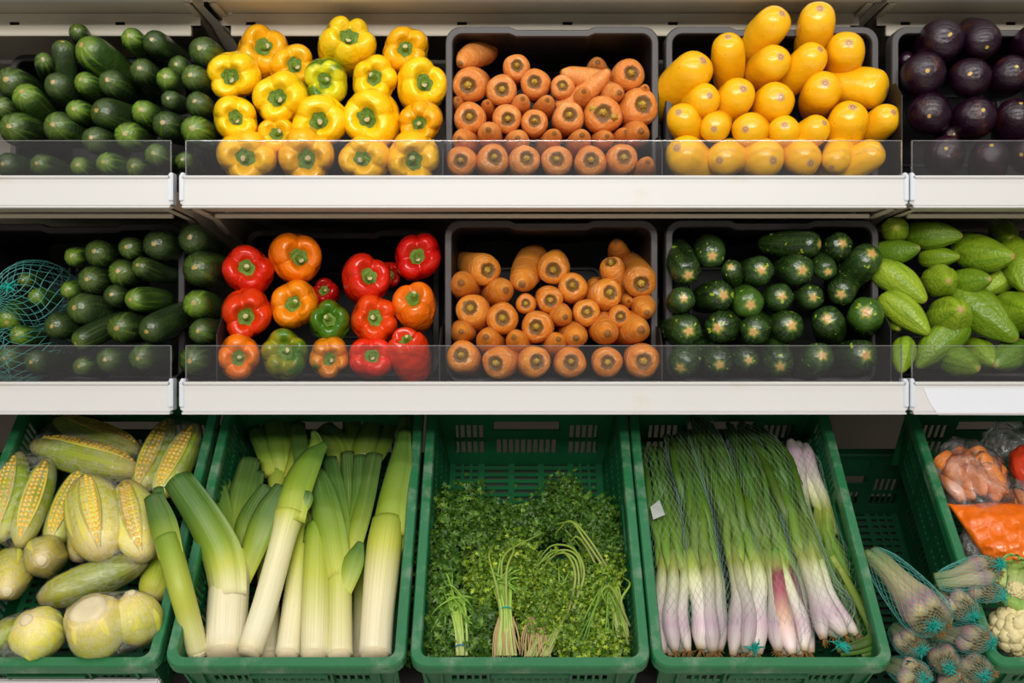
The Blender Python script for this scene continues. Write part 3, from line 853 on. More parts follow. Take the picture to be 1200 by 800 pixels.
L_ = dict(look='lime-streaked cucumber', a=0.75, col='#37521f')
UPS = 'on upper shelf'; LOS = 'on lower shelf'
TOPROW, FRONT = 'top row', 'front row behind the guard'
def R(n, tot): return ['top row', 'second row down', 'third row down', 'fourth row down', 'fifth row down'][n]

cuc = simple('cucumber', CUC, ('#25351b', '#29391f', '#2e3f23', '#344628'), (0.1, 0.45))
pile('dark green cucumber', UPS, (0, 0, 0.325), [
    (TOPROW, [(228, 185, 42, 226, 150, {}), (283, 118, 34, 272, 105, dict(dy=0.04)), (335, 190, 63, 295, 165, L_), (478, 140, 40, L_), (560, 155, 46, {}), (735, 185, 54, {})]),
    ('second row down', [(45, 300, 60, {}), (160, 225, 36, 155, 212, {}), (310, 300, 42, 290, 288, L_), (405, 300, 50, {}), (515, 258, 48, {}), (605, 285, 42, L_), (645, 240, 40, dict(dy=0.05)), (700, 280, 48, {})]),
    ('third row down', [(100, 355, 55, 80, 330, L_), (210, 310, 50, {}), (280, 400, 42, L_), (385, 410, 58, 350, 400, {}), (520, 405, 46, L_), (615, 360, 35, {}), (715, 375, 46, {})]),
    ('fourth row down', [(8, 390, 45, {}), (60, 465, 62, {}), (215, 460, 58, {}), (345, 505, 50, {}), (465, 490, 52, L_), (600, 450, 52, {}), (705, 470, 55, L_)]),
    (FRONT, [(30, 595, 45, {}), (150, 595, 42, {}), (290, 600, 37, L_), (388, 590, 42, L_), (492, 603, 40, {}), (565, 560, 45, {}), (665, 580, 35, {})]),
], 1, cuc, 'cucumber', 'cucumbers on the upper shelf')

Yl = '#f9ca10'; Yd = '#f4ba10'
pile('yellow bell pepper', UPS, (230, 0, 0.325), [
    (TOPROW, [(237, 190, 96, 243, 148, dict(col='#eeaa10', dy=0.04)), (545, 162, 96, 557, 112, dict(col='#eec414', a=0.32, v=4, look='tall green-flushed yellow bell pepper')), (752, 182, 82, 754, 168, dict(col='#f0ae0c'))]),
    ('second row down', [(132, 275, 90, 115, 280, dict(col=Yl)), (350, 245, 84, 362, 225, dict(col='#f0b010', dy=0.03)), (465, 292, 82, 458, 292, dict(col='#d2cc1a', a=0.45, look='lime and yellow bell pepper')), (640, 285, 82, 638, 272, dict(col=Yl)), (812, 310, 92, 828, 287, dict(col=Yl))]),
    ('third row down', [(138, 428, 80, 140, 425, dict(col=Yl, v=1)), (303, 358, 96, 285, 350, dict(col='#f8cc10')), (450, 440, 98, 436, 440, dict(col=Yl)), (632, 422, 104, 605, 425, dict(col=Yl)), (810, 442, 76, 802, 452, dict(col='#f0a80c'))]),
    ('lowest gap, small and partly hidden', [(292, 495, 72, 288, 470, dict(col=Yd, dy=0.03))]),
    (FRONT, [(180, 570, 100, 172, 573, dict(col=Yd)), (402, 568, 102, 403, 580, dict(col='#f0b010')), (608, 578, 88, 590, 575, dict(col=Yd)), (780, 572, 98, 780, 588, dict(col=Yd))]),
], 1, pepper_build, 'bell pepper', 'yellow bell peppers on the upper shelf', k=0.9, slope=0.34)

CR = dict(look='crown-end carrot'); T_ = dict(t=1, look='tip-end carrot', k=0.36)
def T(**k): return dict(T_, **k)
def K(**k): return dict(CR, **k)
pile('carrot', UPS, (510, 20, 0.300), [
    (TOPROW, [(122, 165, 44, 80, 192, T(look='tip-end carrot leaning left')), (318, 195, 52, K()), (530, 225, 36, T(look='knobbly carrot lying crosswise', dir=(-0.85, -0.35, 0.1), zs=0.75)), (630, 195, 40, T(dy=0.05)), (640, 250, 36, T(look='thin carrot lying aslant', dir=(0.62, -0.35, 0.62), zs=1.0)), (758, 225, 63, 775, 212, K())]),
    ('second row down', [(133, 265, 68, 122, 268, K()), (260, 285, 60, 263, 280, K()), (390, 258, 58, 386, 248, K()), (497, 272, 47, 497, 265, K()), (577, 305, 36, T()), (700, 300, 40, 735, 293, T()), (818, 282, 22, T())]),
    ('third row down', [(340, 333, 34, T()), (436, 335, 34, T()), (135, 393, 62, 132, 385, K()), (522, 388, 61, K()), (655, 380, 72, 657, 372, K(triple=1, look='triple-crowned carrot', roll=0, xs=1.05)), (800, 350, 74, 822, 335, K())]),
    ('fourth row down', [(282, 397, 56, 286, 398, K()), (388, 410, 52, 388, 400, K()), (205, 345, 28, T(dy=0.04)), (90, 333, 28, T(dy=0.04))]),
    ('row above the guard', [(105, 478, 42, 88, 475, T()), (212, 450, 45, 205, 435, T()), (325, 478, 42, 320, 470, T()), (463, 467, 35, T()), (568, 475, 41, T()), (665, 475, 34, T()), (790, 455, 48, 815, 440, T()), (738, 462, 34, T(dy=0.03))]),
    (FRONT, [(102, 563, 60, 97, 560, K()), (227, 555, 63, 237, 540, K()), (352, 558, 60, 364, 545, K()), (475, 561, 61, K()), (607, 564, 63, K()), (732, 553, 61, 745, 540, K()), (825, 577, 36, T())]),
], 1, carrot_build, 'carrot', 'carrots on the upper shelf', k=1.0, slope=0.40, jit=0.04)

squ = simple('yellow_squash', SQU, ('#f0b814', '#f2b40e', '#ecb81c'), (0, 0))
pile('yellow squash', UPS, (770, 0, 0.325), [
    (TOPROW, [(130, 255, 74, 168, 218, {}), (256, 175, 60, 256, 132, dict(look='scuffed yellow squash')), (418, 85, 66, 452, 50, {}), (578, 72, 68, 588, 30, dict(look='highest yellow squash')), (682, 180, 68, 692, 155, {})]),
    ('second row down', [(290, 345, 66, 312, 320, {}), (420, 225, 64, 447, 205, {}), (555, 212, 62, 590, 178, {}), (596, 325, 70, 607, 300, {}), (790, 322, 72, 862, 338, dict(look='plump sideways yellow squash', zs=0.62, Yb=2.05))]),
    ('third row down', [(170, 360, 60, 190, 345, {}), (92, 430, 60, 77, 403, {}), (427, 365, 70, 447, 350, dict(look='blistered yellow squash')), (690, 432, 72, 705, 385, dict(Yb=2.025)), (825, 428, 56, 853, 405, {})]),
    ('fourth row down', [(208, 460, 55, 205, 465, {}), (332, 468, 63, 318, 465, {}), (458, 470, 57, 460, 450, {}), (572, 467, 55, 605, 443, {})]),
    (FRONT, [(100, 560, 74, 70, 530, {}), (243, 572, 66, 224, 577, {}), (388, 572, 73, 420, 580, {}), (528, 572, 67, 555, 590, {}), (642, 580, 50, 630, 605, {}), (768, 558, 58, 822, 525, {})]),
], 1, squ, 'squash', 'yellow squash on the upper shelf', slope=0.10)

egg = simple('eggplant', EGG, ('#150a14',), (1, 1))
pile('glossy black eggplant', UPS, (1020, 0, 0.325), [
    (TOPROW, [(130, 215, 30, dict(dy=0.08, look='half-hidden black eggplant')), (262, 145, 76, 288, 126, {}), (402, 150, 66, 420, 172, {}), (600, 150, 70, {})]),
    ('second row down', [(194, 265, 78, 207, 255, {}), (358, 278, 72, 358, 265, {}), (508, 265, 68, 528, 240, {}), (665, 265, 72, {})]),
    ('third row down', [(212, 412, 76, 212, 420, {}), (380, 420, 74, 407, 397, {}), (525, 418, 68, 542, 370, {}), (680, 415, 72, {})]),
    (FRONT, [(268, 556, 70, 272, 535, {}), (430, 565, 68, 437, 520, {}), (570, 560, 68, 545, 555, {})]),
    ('wedged low behind the guard', [(288, 490, 40, dict(dy=0.05))]),
], 1, egg, 'eggplant', 'eggplants on the upper shelf', slope=0.12)

pile('dark green cucumber', LOS, (0, 240, 0.3125), [
    (TOPROW, [(278, 195, 37, L_), (372, 182, 54, {}), (488, 162, 44, {}), (595, 150, 59, {}), (725, 128, 58, {}), ]),
    ('second row down', [(345, 282, 54, {}), (460, 255, 54, {}), (535, 235, 42, 515, 225, {}), (752, 240, 68, {})]),
    ('third row down', [(262, 320, 36, L_), (430, 340, 42, {}), (515, 355, 47, 490, 355, L_), (740, 372, 56, L_), (312, 390, 60, 280, 385, {})]),
    ('fourth row down', [(218, 455, 52, 195, 455, {}), (460, 460, 60, {}), (575, 465, 56, 550, 475, {}), (757, 475, 50, {}), (315, 503, 46, 285, 520, {})]),
    (FRONT, [(312, 605, 40, {}), (410, 583, 50, {}), (535, 573, 53, {}), (728, 582, 58, {})]),
], 2, cuc, 'cucumber', 'cucumbers on the lower shelf', Yb=2.04)
pile('netted cucumber', LOS, (0, 240, 0.3125), [
    ('upper net bag', [(98, 282, 33, {}), (142, 345, 36, L_ | dict(look='netted lime cucumber')), (32, 425, 48, 25, 440, L_ | dict(look='netted lime cucumber'))]),
    ('lower net bag', [(78, 490, 42, L_ | dict(look='netted lime cucumber')), (36, 575, 48, {}), (135, 588, 46, {})]),
], 2, cuc, 'cucumber', 'netted cucumbers on the lower shelf', Yb=2.045)
def net_thing(name, label, cat, path, radii, nu, nv, th, mat, group=None, knot=None, parent=None, kr=0.012, flat=1.0, jitter=0.02):
    v, f = net_vf(path, radii, nu, nv, th, flat=flat, jitter=jitter)
    o = link(name, mesh_of(name, v, f, M[mat], smooth=False), parent)
    if knot is not None:
        mb = MB()
        kc = Vector(knot)
        for q in range(16):
            d = Vector((rng.gauss(0, 1), rng.gauss(0, 1) - 0.5, rng.gauss(0, 1))).normalized()
            l = kr * rng.uniform(0.6, 1.7)
            vv, ff, _ = tube([kc, kc + d * l * 0.5 + Vector((0, 0, 0.002)), kc + d * l], [0.0024, 0.0018, 0.0006], 5, 5)
            mb.add(vv, ff)
        vv, ff = lathe([(kr * 0.5, 0), (kr * 0.3, kr * 0.4), (0, kr * 0.5), (-kr * 0.3, kr * 0.4), (-kr * 0.5, 0)], 10, 8, lambda a, z, r: (r * (1 + 0.25 * math.cos(5 * a)), z))
        mb.add([Vector(p) + kc for p in vv], ff)
        link('knot', mb.mesh('knot', M['teal'], smooth=True), o)
    if label: tag(o, label, cat, group)
    return o
net_thing('net_bag', 'teal net bag with knot around three cucumbers, lower shelf', 'net bag',
          [P(-6, 352, 2.06), P(20, 350, 2.11), P(55, 345, 2.17), P(95, 352, 2.30)], [0.006, 0.062, 0.064, 0.012], 18, 20, 0.0006, 'thread', 'net bags of cucumbers', knot=P(9, 336, 2.065), kr=0.014)
net_thing('net_bag', 'teal net bag beneath another one, behind the clear guard', 'net bag',
          [P(-30, 430, 2.06), P(5, 418, 2.09), P(40, 415, 2.12), P(85, 410, 2.28)], [0.006, 0.052, 0.050, 0.012], 18, 20, 0.0006, 'thread', 'net bags of cucumbers')

RD, OR, RO = '#d42c0e', '#ee7a08', '#e2480a'
pile('red bell pepper', LOS, (240, 240, 0.3125), [
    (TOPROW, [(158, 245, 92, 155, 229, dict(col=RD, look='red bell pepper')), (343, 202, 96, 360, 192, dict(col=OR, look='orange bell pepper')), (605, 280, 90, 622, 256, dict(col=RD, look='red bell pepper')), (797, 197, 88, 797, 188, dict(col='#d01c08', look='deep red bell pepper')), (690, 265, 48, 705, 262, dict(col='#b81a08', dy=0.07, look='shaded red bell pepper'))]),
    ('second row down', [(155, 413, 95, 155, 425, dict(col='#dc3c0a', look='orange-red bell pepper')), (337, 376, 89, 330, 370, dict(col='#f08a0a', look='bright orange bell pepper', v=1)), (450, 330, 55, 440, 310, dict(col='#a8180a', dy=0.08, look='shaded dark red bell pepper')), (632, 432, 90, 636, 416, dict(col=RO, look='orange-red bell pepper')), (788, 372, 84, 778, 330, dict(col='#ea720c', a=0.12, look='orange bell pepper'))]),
    ('third row down', [(470, 442, 76, 460, 420, dict(col='#5a8a18', a=0.8, look='small green bell pepper'))]),
    (FRONT, [(130, 572, 82, 130, 577, dict(col='#ea780e', look='orange bell pepper', v=1)), (305, 560, 90, 303, 537, dict(col='#8a8a14', a=0.66, look='green bell pepper flushed orange')), (470, 572, 75, 472, 585, dict(col='#d8820e', a=0.36, look='orange and green bell pepper')), (628, 572, 82, 624, 557, dict(col='#de3210', look='red bell pepper')), (768, 545, 76, 750, 487, dict(col='#d6380c', a=0.22, look='upright green-striped red bell pepper', zs=1.25, v=2))]),
], 2, pepper_build, 'bell pepper', 'ripe bell peppers on the lower shelf', k=0.9, slope=0.34)

CO = ('#e08c22', '#e6942c', '#da841e')
def K2(**k): return dict(CR, cols=CO, **k)
def T2(**k): return dict(T_, cols=CO, **k)
pile('carrot', LOS, (510, 240, 0.3125), [
    (TOPROW, [(188, 243, 60, 213, 247, K2()), (328, 280, 52, 325, 312, T2()), (443, 240, 61, 440, 252, K2()), (662, 232, 46, 652, 192, K2(look='upright crown-end carrot')), (682, 160, 36, 676, 128, T2(look='highest tip-end carrot', dy=0.05)), (770, 288, 64, 777, 308, K2(look='greenish crown-end carrot', col='#b8761c'))]),
    ('second row down', [(103, 298, 50, 95, 288, T2()), (250, 322, 48, 275, 318, T2()), (515, 307, 55, 514, 294, K2()), (645, 332, 59, 672, 320, K2()), (595, 302, 28, T2(dy=0.05))]),
    ('third row down', [(137, 393, 62, 120, 375, K2()), (340, 370, 38, K2(look='small dark-crowned carrot')), (430, 356, 51, 435, 362, K2()), (568, 403, 51, K2()), (785, 390, 42, 800, 415, T2()), (722, 362, 28, T2(dy=0.05))]),
    ('fourth row down', [(252, 425, 60, K2()), (382, 457, 60, 373, 458, K2()), (478, 415, 40, 495, 425, T2()), (693, 420, 45, K2())]),
    ('row above the guard', [(102, 475, 39, T2()), (197, 503, 46, 185, 490, T2()), (303, 505, 41, 290, 490, T2()), (455, 513, 39, 468, 497, T2()), (525, 493, 47, 530, 503, T2()), (635, 475, 54, 655, 490, T2()), (755, 467, 56, 785, 470, T2())]),
    (FRONT, [(102, 568, 62, 88, 557, K2()), (235, 592, 62, 212, 600, K2()), (375, 588, 60, 390, 585, K2()), (507, 590, 60, K2()), (645, 590, 58, K2()), (778, 585, 66, 787, 588, K2())]),
], 2, carrot_build, 'carrot', 'carrots on the lower shelf', k=0.8, slope=0.40, jit=0.04)

zuc = simple('zucchini', ZUC, ('#1e3016', '#253a1b', '#1a2a13'), (1, 1))
pile('dark speckled zucchini', LOS, (770, 240, 0.3125), [
    (TOPROW, [(203, 183, 55, 210, 197, {}), (572, 147, 50, 600, 160, dict(look='sideways dark zucchini', dir=(0.75, -0.62, -0.05))), (682, 152, 51, 705, 138, {}), (782, 205, 62, 822, 165, dict(look='tilted dark zucchini'))]),
    ('second row down', [(108, 245, 58, 125, 280, {}), (280, 243, 39, 272, 225, dict(look='small dark zucchini')), (383, 246, 56, {}), (530, 243, 60, 557, 247, {}), (632, 240, 43, 648, 260, dict(look='small dark zucchini'))]),
    ('third row down', [(95, 354, 49, {}), (232, 340, 58, 262, 337, {}), (342, 367, 59, 358, 380, dict(col='#3a5a1c')), (460, 345, 52, 475, 340, {}), (578, 345, 47, 592, 347, {}), (692, 325, 53, 688, 343, {})]),
    ('fourth row down', [(108, 470, 61, 128, 475, {}), (238, 458, 60, 220, 463, {}), (367, 470, 57, 357, 480, {}), (490, 455, 61, {}), (640, 437, 61, 637, 417, {}), (783, 410, 67, 787, 397, dict(col='#3a5a1c'))]),
    (FRONT, [(100, 590, 58, 78, 628, {}), (230, 588, 54, 237, 608, {}), (335, 580, 47, {}), (455, 588, 57, 468, 620, {}), (605, 573, 59, 630, 557, {}), (765, 565, 62, {})]),
], 2, zuc, 'zucchini', 'zucchini on the lower shelf', slope=0.16, k=0.7)

gou = simple('green_gourd', GOU, ('#7a941c', '#688418', '#8fa628', '#5a7816'), (1, 1))
GK = 0.5
pile('pale green ridged gourd', LOS, (1000, 240, 0.3125), [
    (TOPROW, [(125, 62, 34, dict(dy=0.06, look='half-hidden green gourd')), (156, 94, 50, 160, 86, dict(look='round end-on green gourd')), (285, 112, 54, 405, 120, {}), (560, 120, 50, dict(dy=0.06))]),
    ('second row down', [(162, 182, 46, 235, 165, {}), (310, 198, 40, 385, 195, dict(dy=0.02)), (470, 197, 70, 578, 195, {}), (618, 220, 66, 640, 310, {}), (720, 200, 66, {})]),
    ('third row down', [(175, 275, 60, 290, 390, dict(look='long curved green gourd')), (325, 285, 62, 352, 285, {}), (428, 288, 52, 500, 280, {}), (552, 278, 50, 500, 322, dict(dy=0.03))]),
    ('fourth row down', [(197, 398, 56, 283, 490, {}), (158, 440, 36, dict(dy=0.05, look='small shaded green gourd')), (358, 420, 80, 395, 395, {}), (480, 395, 78, 595, 502, dict(look='large bright green gourd')), (605, 400, 78, {}), (740, 410, 78, {})]),
    (FRONT, [(182, 560, 46, 180, 620, {}), (318, 505, 62, 240, 615, dict(look='bent green gourd')), (385, 588, 58, 455, 610, {}), (475, 552, 56, 520, 590, dict(dy=0.04)), (585, 565, 58, 540, 600, dict(dy=0.02)), (700, 560, 62, {})]),
], 2, gou, 'gourd', 'pale green gourds on the lower shelf', k=GK, slope=0.30, jit=0.5)

# ------------------------------------------------------------------ sloped green crates on the bottom display
TILT = math.radians(46)
UA = Vector((0, math.cos(TILT), math.sin(TILT)))
NA = Vector((0, -math.sin(TILT), math.cos(TILT)))
RIM0 = Vector((0, 1.8, EYE + (HZ - 781) / F * 1.8))
TM = Matrix(((1, 0, 0, 0), (0, UA.y, NA.y, 0), (0, UA.z, NA.z, 0), (0, 0, 0, 1)))
def D(x, y, d=0.0):
    """Point on the plane d below the crates' rim plane that shows at (x, y)."""
    v = Vector(((x - 600) / F, 1.0, (HZ - y) / F))
    Y = (-d + (RIM0 - CAM).dot(NA)) / v.dot(NA)
    return CAM + v * Y
def rpx(r, p): return r * p.y / F

CW, CL, CH = 0.400, 0.600, 0.200
def green_crate_meshes(tag_, mat, rimmat):
    rim = loft([[(x, y + CL / 2, z) for x, y in rrect(w, l, r)] for w, l, r, z in (
        (CW, CL, 0.028, -0.004), (CW - 0.004, CL - 0.004, 0.027, 0.0), (CW - 0.034, CL - 0.034, 0.016, 0.0), (CW - 0.038, CL - 0.038, 0.014, -0.004),
        (CW - 0.038, CL - 0.038, 0.014, -0.016), (CW - 0.010, CL - 0.010, 0.024, -0.016), (CW - 0.006, CL - 0.006, 0.025, -0.024), (CW, CL, 0.028, -0.024))])
    rim_me = MB().add(*rim).mesh('rim', rimmat)
    hx, hl = CW / 2 - 0.016, CL / 2 - 0.016
    tp = 0.022
    th = 0.004
    # end walls: slots beside a handle, more slots below
    def end_holes(front):
        if not front:
            h = [(-0.072, 0.072, -0.096, -0.070)]
            for k in range(5):
                for s in (-1, 1):
                    c = s * (0.095 + 0.013 * k); h += [(c - 0.0042, c + 0.0042, -0.120, -0.080), (c - 0.0042, c + 0.0042, -0.165, -0.128)]
            for k in range(10):
                c = -0.0585 + 0.013 * k; h.append((c - 0.0042, c + 0.0042, -0.165, -0.122))
            return h
        h = [(-0.068, 0.068, -0.048, -0.026)]
        for s in (-1, 1):
            for k in range(5):
                c = s * (0.085 + 0.013 * k); h.append((c - 0.0042, c + 0.0042, -0.056, -0.024))
        for k in range(21):
            c = -0.13 + 0.013 * k
            h.append((c - 0.0042, c + 0.0042, -0.098, -0.070))
        for k in range(21):
            c = -0.13 + 0.013 * k
            if k not in (5, 10, 15): h.append((c - 0.0042, c + 0.0042, -0.160, -0.112))
        return h
    def wall(u0, u1, holes, to3):
        return MB().add(*panel((u0, u1), (-CH, -0.012), th, holes, to3))
    f_me = wall(-hx, hx, end_holes(True), lambda u, w, t: (u * (1 + 0.09 * w), CL / 2 - hl - tp * w / CH - t, w)).mesh('end_wall', mat)
    b_me = wall(-hx, hx, end_holes(False), lambda u, w, t: (u * (1 + 0.09 * w), CL / 2 + hl + tp * w / CH + t, w)).mesh('end_wall', mat)
    sh = [(-0.055, 0.055, -0.048, -0.026)]
    for k in range(34):
        c = -0.235 + 0.01424 * k
        if abs(c) > 0.075: sh.append((c - 0.0045, c + 0.0045, -0.060, -0.024))
        for w0, w1 in ((-0.110, -0.072), (-0.160, -0.122)):
            if k % 8 != 3: sh.append((c - 0.0045, c + 0.0045, w0, w1))
    s_me = [wall(-hl, hl, sh, lambda u, w, t, s=s: (s * (hx + tp * w / CH + t), CL / 2 + u * (1 + 0.07 * w), w)).mesh('side_wall', mat) for s in (-1, 1)]
    fx, fl = hx - tp, hl - tp
    fh = []
    for ci, (u0, u1) in enumerate(((-0.150, -0.100), (-0.088, -0.038), (-0.025, 0.025), (0.038, 0.088), (0.100, 0.150))):
        for k in range(30):
            w0 = CL / 2 - fl + 0.02 + k * 0.0172
            if ci in (0, 4):
                for q in range(3): fh.append((u0 + q * 0.018, u0 + q * 0.018 + 0.012, w0, w0 + 0.0085))
            else: fh.append((u0, u1, w0, w0 + 0.0085))
    fl_me = MB().add(*panel((-fx, fx), (CL / 2 - fl, CL / 2 + fl), 0.004, fh, lambda u, w, t: (u, w, -CH + t))).mesh('base', mat)
    rb = MB(); rb.box(-0.0025, 0.0025, -0.004, 0.004, -0.17, -0.016)
    hb = MB(); hb.box(-0.066, 0.066, -0.006, 0.006, -0.054, -0.048)
    rb_me = (rb.mesh('rib', mat), hb.mesh('handle_bar', mat))
    return rim_me, f_me, b_me, s_me, fl_me, rb_me
_gc = {'green': green_crate_meshes('g', M['green'], M['greenrim']), 'dark': green_crate_meshes('d', M['greendark'], M['greendark'])}
def green_crate(xc, label, kind='green', dn=0.0, du=0.0):
    rim, f, b_, s, fl, rb = _gc[kind]
    root = empty('green_crate')
    root.matrix_world = Matrix.Translation(RIM0 + Vector((xc, 0, 0)) + NA * dn + UA * du) @ TM
    tag(root, label, 'crate', 'green crates of the bottom display')
    link('rim', rim, root); link('end_wall', f, root); link('end_wall', b_, root)
    for q in s: link('side_wall', q, root)
    link('base', fl, root)
    for y0 in (CL / 2 - (CL / 2 - 0.016) - 0.006 + 0.006, CL / 2 + (CL / 2 - 0.016) + 0.006 - 0.006):
        sg = 1 if y0 < CL / 2 else -1
        for x in (-0.150, -0.070, 0.070, 0.150): link('rib', rb[0], root).location = (x, y0 + sg * 0.002, 0)
        link('handle_bar', rb[1], root).location = (0, y0 - sg * 0.004, 0)
    return root
XC = [-0.787, -0.377, 0.030, 0.433, 0.992]
green_crate(XC[0], 'green plastic crate full of film-wrapped corn')
green_crate(XC[1], 'green plastic crate holding the leeks')
green_crate(XC[2], 'green plastic crate half filled with leafy herbs')
green_crate(XC[3], 'green plastic crate holding netted spring onions')
green_crate(XC[4], 'green plastic crate with bagged carrots and cauliflower')
green_crate(0.72, 'dark green empty crate lying lower beneath the garlic bundles', 'dark', dn=-0.215, du=0.02)
# sloped rack carrying the crates and its white kick rail
rack = empty('sloped_rack')
rack.matrix_world = Matrix.Translation(RIM0) @ TM
tag(rack, 'sloped steel rack carrying the green crates', 'rack')
b = MB(); b.box(-1.6, 0.50, 0.03, 0.60, -0.226, -0.204); link('rack_top', b.mesh('rack_top', M['deck']), rack)
b = MB(); b.box(0.505, 1.6, 0.05, 0.64, -0.450, -0.424); link('rack_top', b.mesh('rack_top', M['deck']), rack)
b = MB()
for x in (-1.5, -0.61, 0.45, 1.5):
    b.box(x - 0.02, x + 0.02, 2.28, 2.32, 0.0, 0.62)
o = link('rack_legs', b.mesh('rack_leg', M['steel'])); o.parent = rack; o.matrix_parent_inverse = rack.matrix_world.inverted(); o.name = 'leg_frame'
b = MB(); zt = EYE + (HZ - 796) / F * 1.86
b.box(-1.9, -0.602, 1.86, 1.875, zt - 0.11, zt)
o = link('base_rail', b.mesh('base_rail', M['white'], bevel=0.003)); tag(o, 'white base rail below the corn crate', 'rail')

# ------------------------------------------------------------------ corn
def kernel_vf(c, u, n, s, a, bq):
    vs = [c + n * a]
    for q, (rr, hh) in enumerate(((0.62, 0.7), (1.0, 0.1))):
        for j in range(6):
            an = j * math.pi / 3 + q * 0.5
            vs.append(c + u * (bq * rr * math.cos(an)) + s * (bq * 0.9 * rr * math.sin(an)) + n * (a * hh))
    f = [(0, 1 + j, 1 + (j + 1) % 6) for j in range(6)] + [(1 + j, 7 + j, 7 + (j + 1) % 6, 1 + (j + 1) % 6) for j in range(6)]
    return vs, f
def cob(root, A, B, r, kernels=True, ang=0.0, pale=False, stump=False, name='cob', lean=0.0):
    """Husked cob from the stalk end A to the tip B."""
    A, B = Vector(A), Vector(B)
    ax = (B - A); Ln = ax.length; ax.normalize()
    mid = (A + B) / 2 + NA * lean
    rad = [0.30, 0.72, 0.90, 0.98, 1.02, 1.02, 1.0, 0.95, 0.84, 0.62, 0.30] if not stump else ([0.80, 0.93, 1.0, 1.02, 1.0, 0.95, 0.85, 0.65, 0.35] if stump == 'big' else [0.30, 0.66, 0.88, 0.98, 1.02, 0.98, 0.9, 0.7, 0.35])
    ph = rng.uniform(0, 6)
    fn = lambda a, t: 1 + (0.055 if stump else 0.035) * math.cos(5 * a + ph + t * 2) + 0.022 * abs(math.cos(4 * a + ph - t * 1.5)) + 0.015 * math.cos(9 * a + t * 5)
    v, f, t = tube([A, mid, B], [q * r for q in rad], 22, 26, tuple(NA), 0, 1, fn)
    h = link(name, mesh_of(name, v, f, M['huskpale' if pale else 'husk'], t), root)
    S = ax.cross(NA).normalized(); N = S.cross(ax).normalized()
    if kernels:
        kb = MB()
        nk = max(8, int(Ln * 0.82 / 0.0088))
        rp = cr([(q * r, 0) for q in rad], 60)[:, 0]
        pc = cr([A, mid, B], 60)
        for i in range(nk):
            tt = 0.07 + 0.82 * i / (nk - 1)
            ii = int(tt * 59); R_ = rp[ii]
            for j in (-1, 0, 1):
                wmax = 1.35 * math.sin(math.pi * min(1, max(0.02, (tt - 0.02) / 0.92))) ** 0.35
                if abs(j) > wmax: continue
                a = math.pi / 2 + ang + j * 0.0092 / r
                nn = S * math.cos(a) + N * math.sin(a)
                c = Vector(pc[ii]) + nn * (R_ * 0.985) + ax * rng.uniform(-0.0006, 0.0006)
                kb.add(*kernel_vf(c, ax, nn, ax.cross(nn), 0.0038, 0.0056))
        k = link('kernels', kb.mesh('kernels', M['kernel'], smooth=True, fix=False), h); k['kind'] = 'stuff'
        fb = MB()
        for sg in (-1, 1):
            pts, ws = [], []
            for q in range(9):
                tt = 0.03 + 0.90 * q / 8; ii = int(tt * 59)
                wd = 0.0155 * math.sin(math.pi * min(1, max(0.03, (tt - 0.01) / 0.94))) ** 0.45
                a = math.pi / 2 + ang + sg * wd / r
                pts.append(Vector(pc[ii]) + (S * math.cos(a) + N * math.sin(a)) * (rp[ii] + 0.0012))
            vv, ff, tv_ = tube(pts, [0.0006, 0.0022, 0.0026, 0.0022, 0.0006], 6, 16, tuple(NA))
            fb.add(vv, ff, tv_)
        link('husk_edge', fb.mesh('husk_edge', M['huskpale'], smooth=True), h)
    if stump:
        c0 = A - ax * 0.003
        vv = [c0 - ax * 0.002]
        rr0 = r * (0.66 if stump == 'big' else 0.26)
        for q, z in ((0.7, -0.0015), (1.0, 0.001), (1.05, 0.012)):
            for j in range(14):
                an = 2 * math.pi * j / 14
                vv.append(c0 + (S * math.cos(an) + N * math.sin(an)) * (rr0 * q * (1 + 0.05 * math.cos(3 * an))) + ax * z)
        ff = [(0, 1 + j, 1 + (j + 1) % 14) for j in range(14)]
        for q in range(2):
            ff += [(1 + q * 14 + j, 15 + q * 14 + j, 15 + q * 14 + (j + 1) % 14, 1 + q * 14 + (j + 1) % 14) for j in range(14)]
        link('cut_stump', MB().add(vv, ff).mesh('cut_stump', M['stump'], smooth=True), h)
    return [Vector(p) for p in v]
def wrap(root, pts, name='cling_film', mat='film', grow=0.0018, sub=True):
    bm = bmesh.new()
    for p in pts[::2]: bm.verts.new(p)
    res = bmesh.ops.convex_hull(bm, input=bm.verts[:])
    bmesh.ops.delete(bm, geom=[g for g in bm.verts if not g.link_faces], context='VERTS')
    bmesh.ops.recalc_face_normals(bm, faces=bm.faces)
    bm.normal_update()
    for v in bm.verts: v.co += v.normal * grow
    me = bpy.data.meshes.new(name); bm.to_mesh(me); bm.free()
    me.polygons.foreach_set('use_smooth', [True] * len(me.polygons))
    me.materials.append(M[mat])
    return link(name, me, root)
def corn_pack(label, cobs, film=True):
    """cobs: (x0, y0, d0, x1, y1, d1, r_px, options) in the crop of the corn crate, stalk end first."""
    root = empty('corn_pack', (0, 0, 0)); allp = []
    ms = [D(c[0] * 0.4125, 470 + c[1] * 0.4125, c[2]) for c in cobs]
    base = sum(ms, Vector()) / len(ms)
    root.location = base
    inv = -base
    for c in cobs:
        A = D(c[0] * 0.4125, 470 + c[1] * 0.4125, c[2]); B = D(c[3] * 0.4125, 470 + c[4] * 0.4125, c[5])
        r = rpx(c[6] * 0.4125, (A + B) / 2)
        allp += cob(root, A + inv, B + inv, r, **(c[7] if len(c) > 7 else {}))
    if film: wrap(root, allp)
    tag(root, label, 'corn', 'corn cobs in the first green crate')
corn_pack('pair of green corn cobs lying crosswise at the back of their crate', [(395, 140, .055, 155, 55, .06, 36, dict(ang=-0.5)), (390, 200, .035, 92, 125, .035, 50, dict(ang=-0.6))])
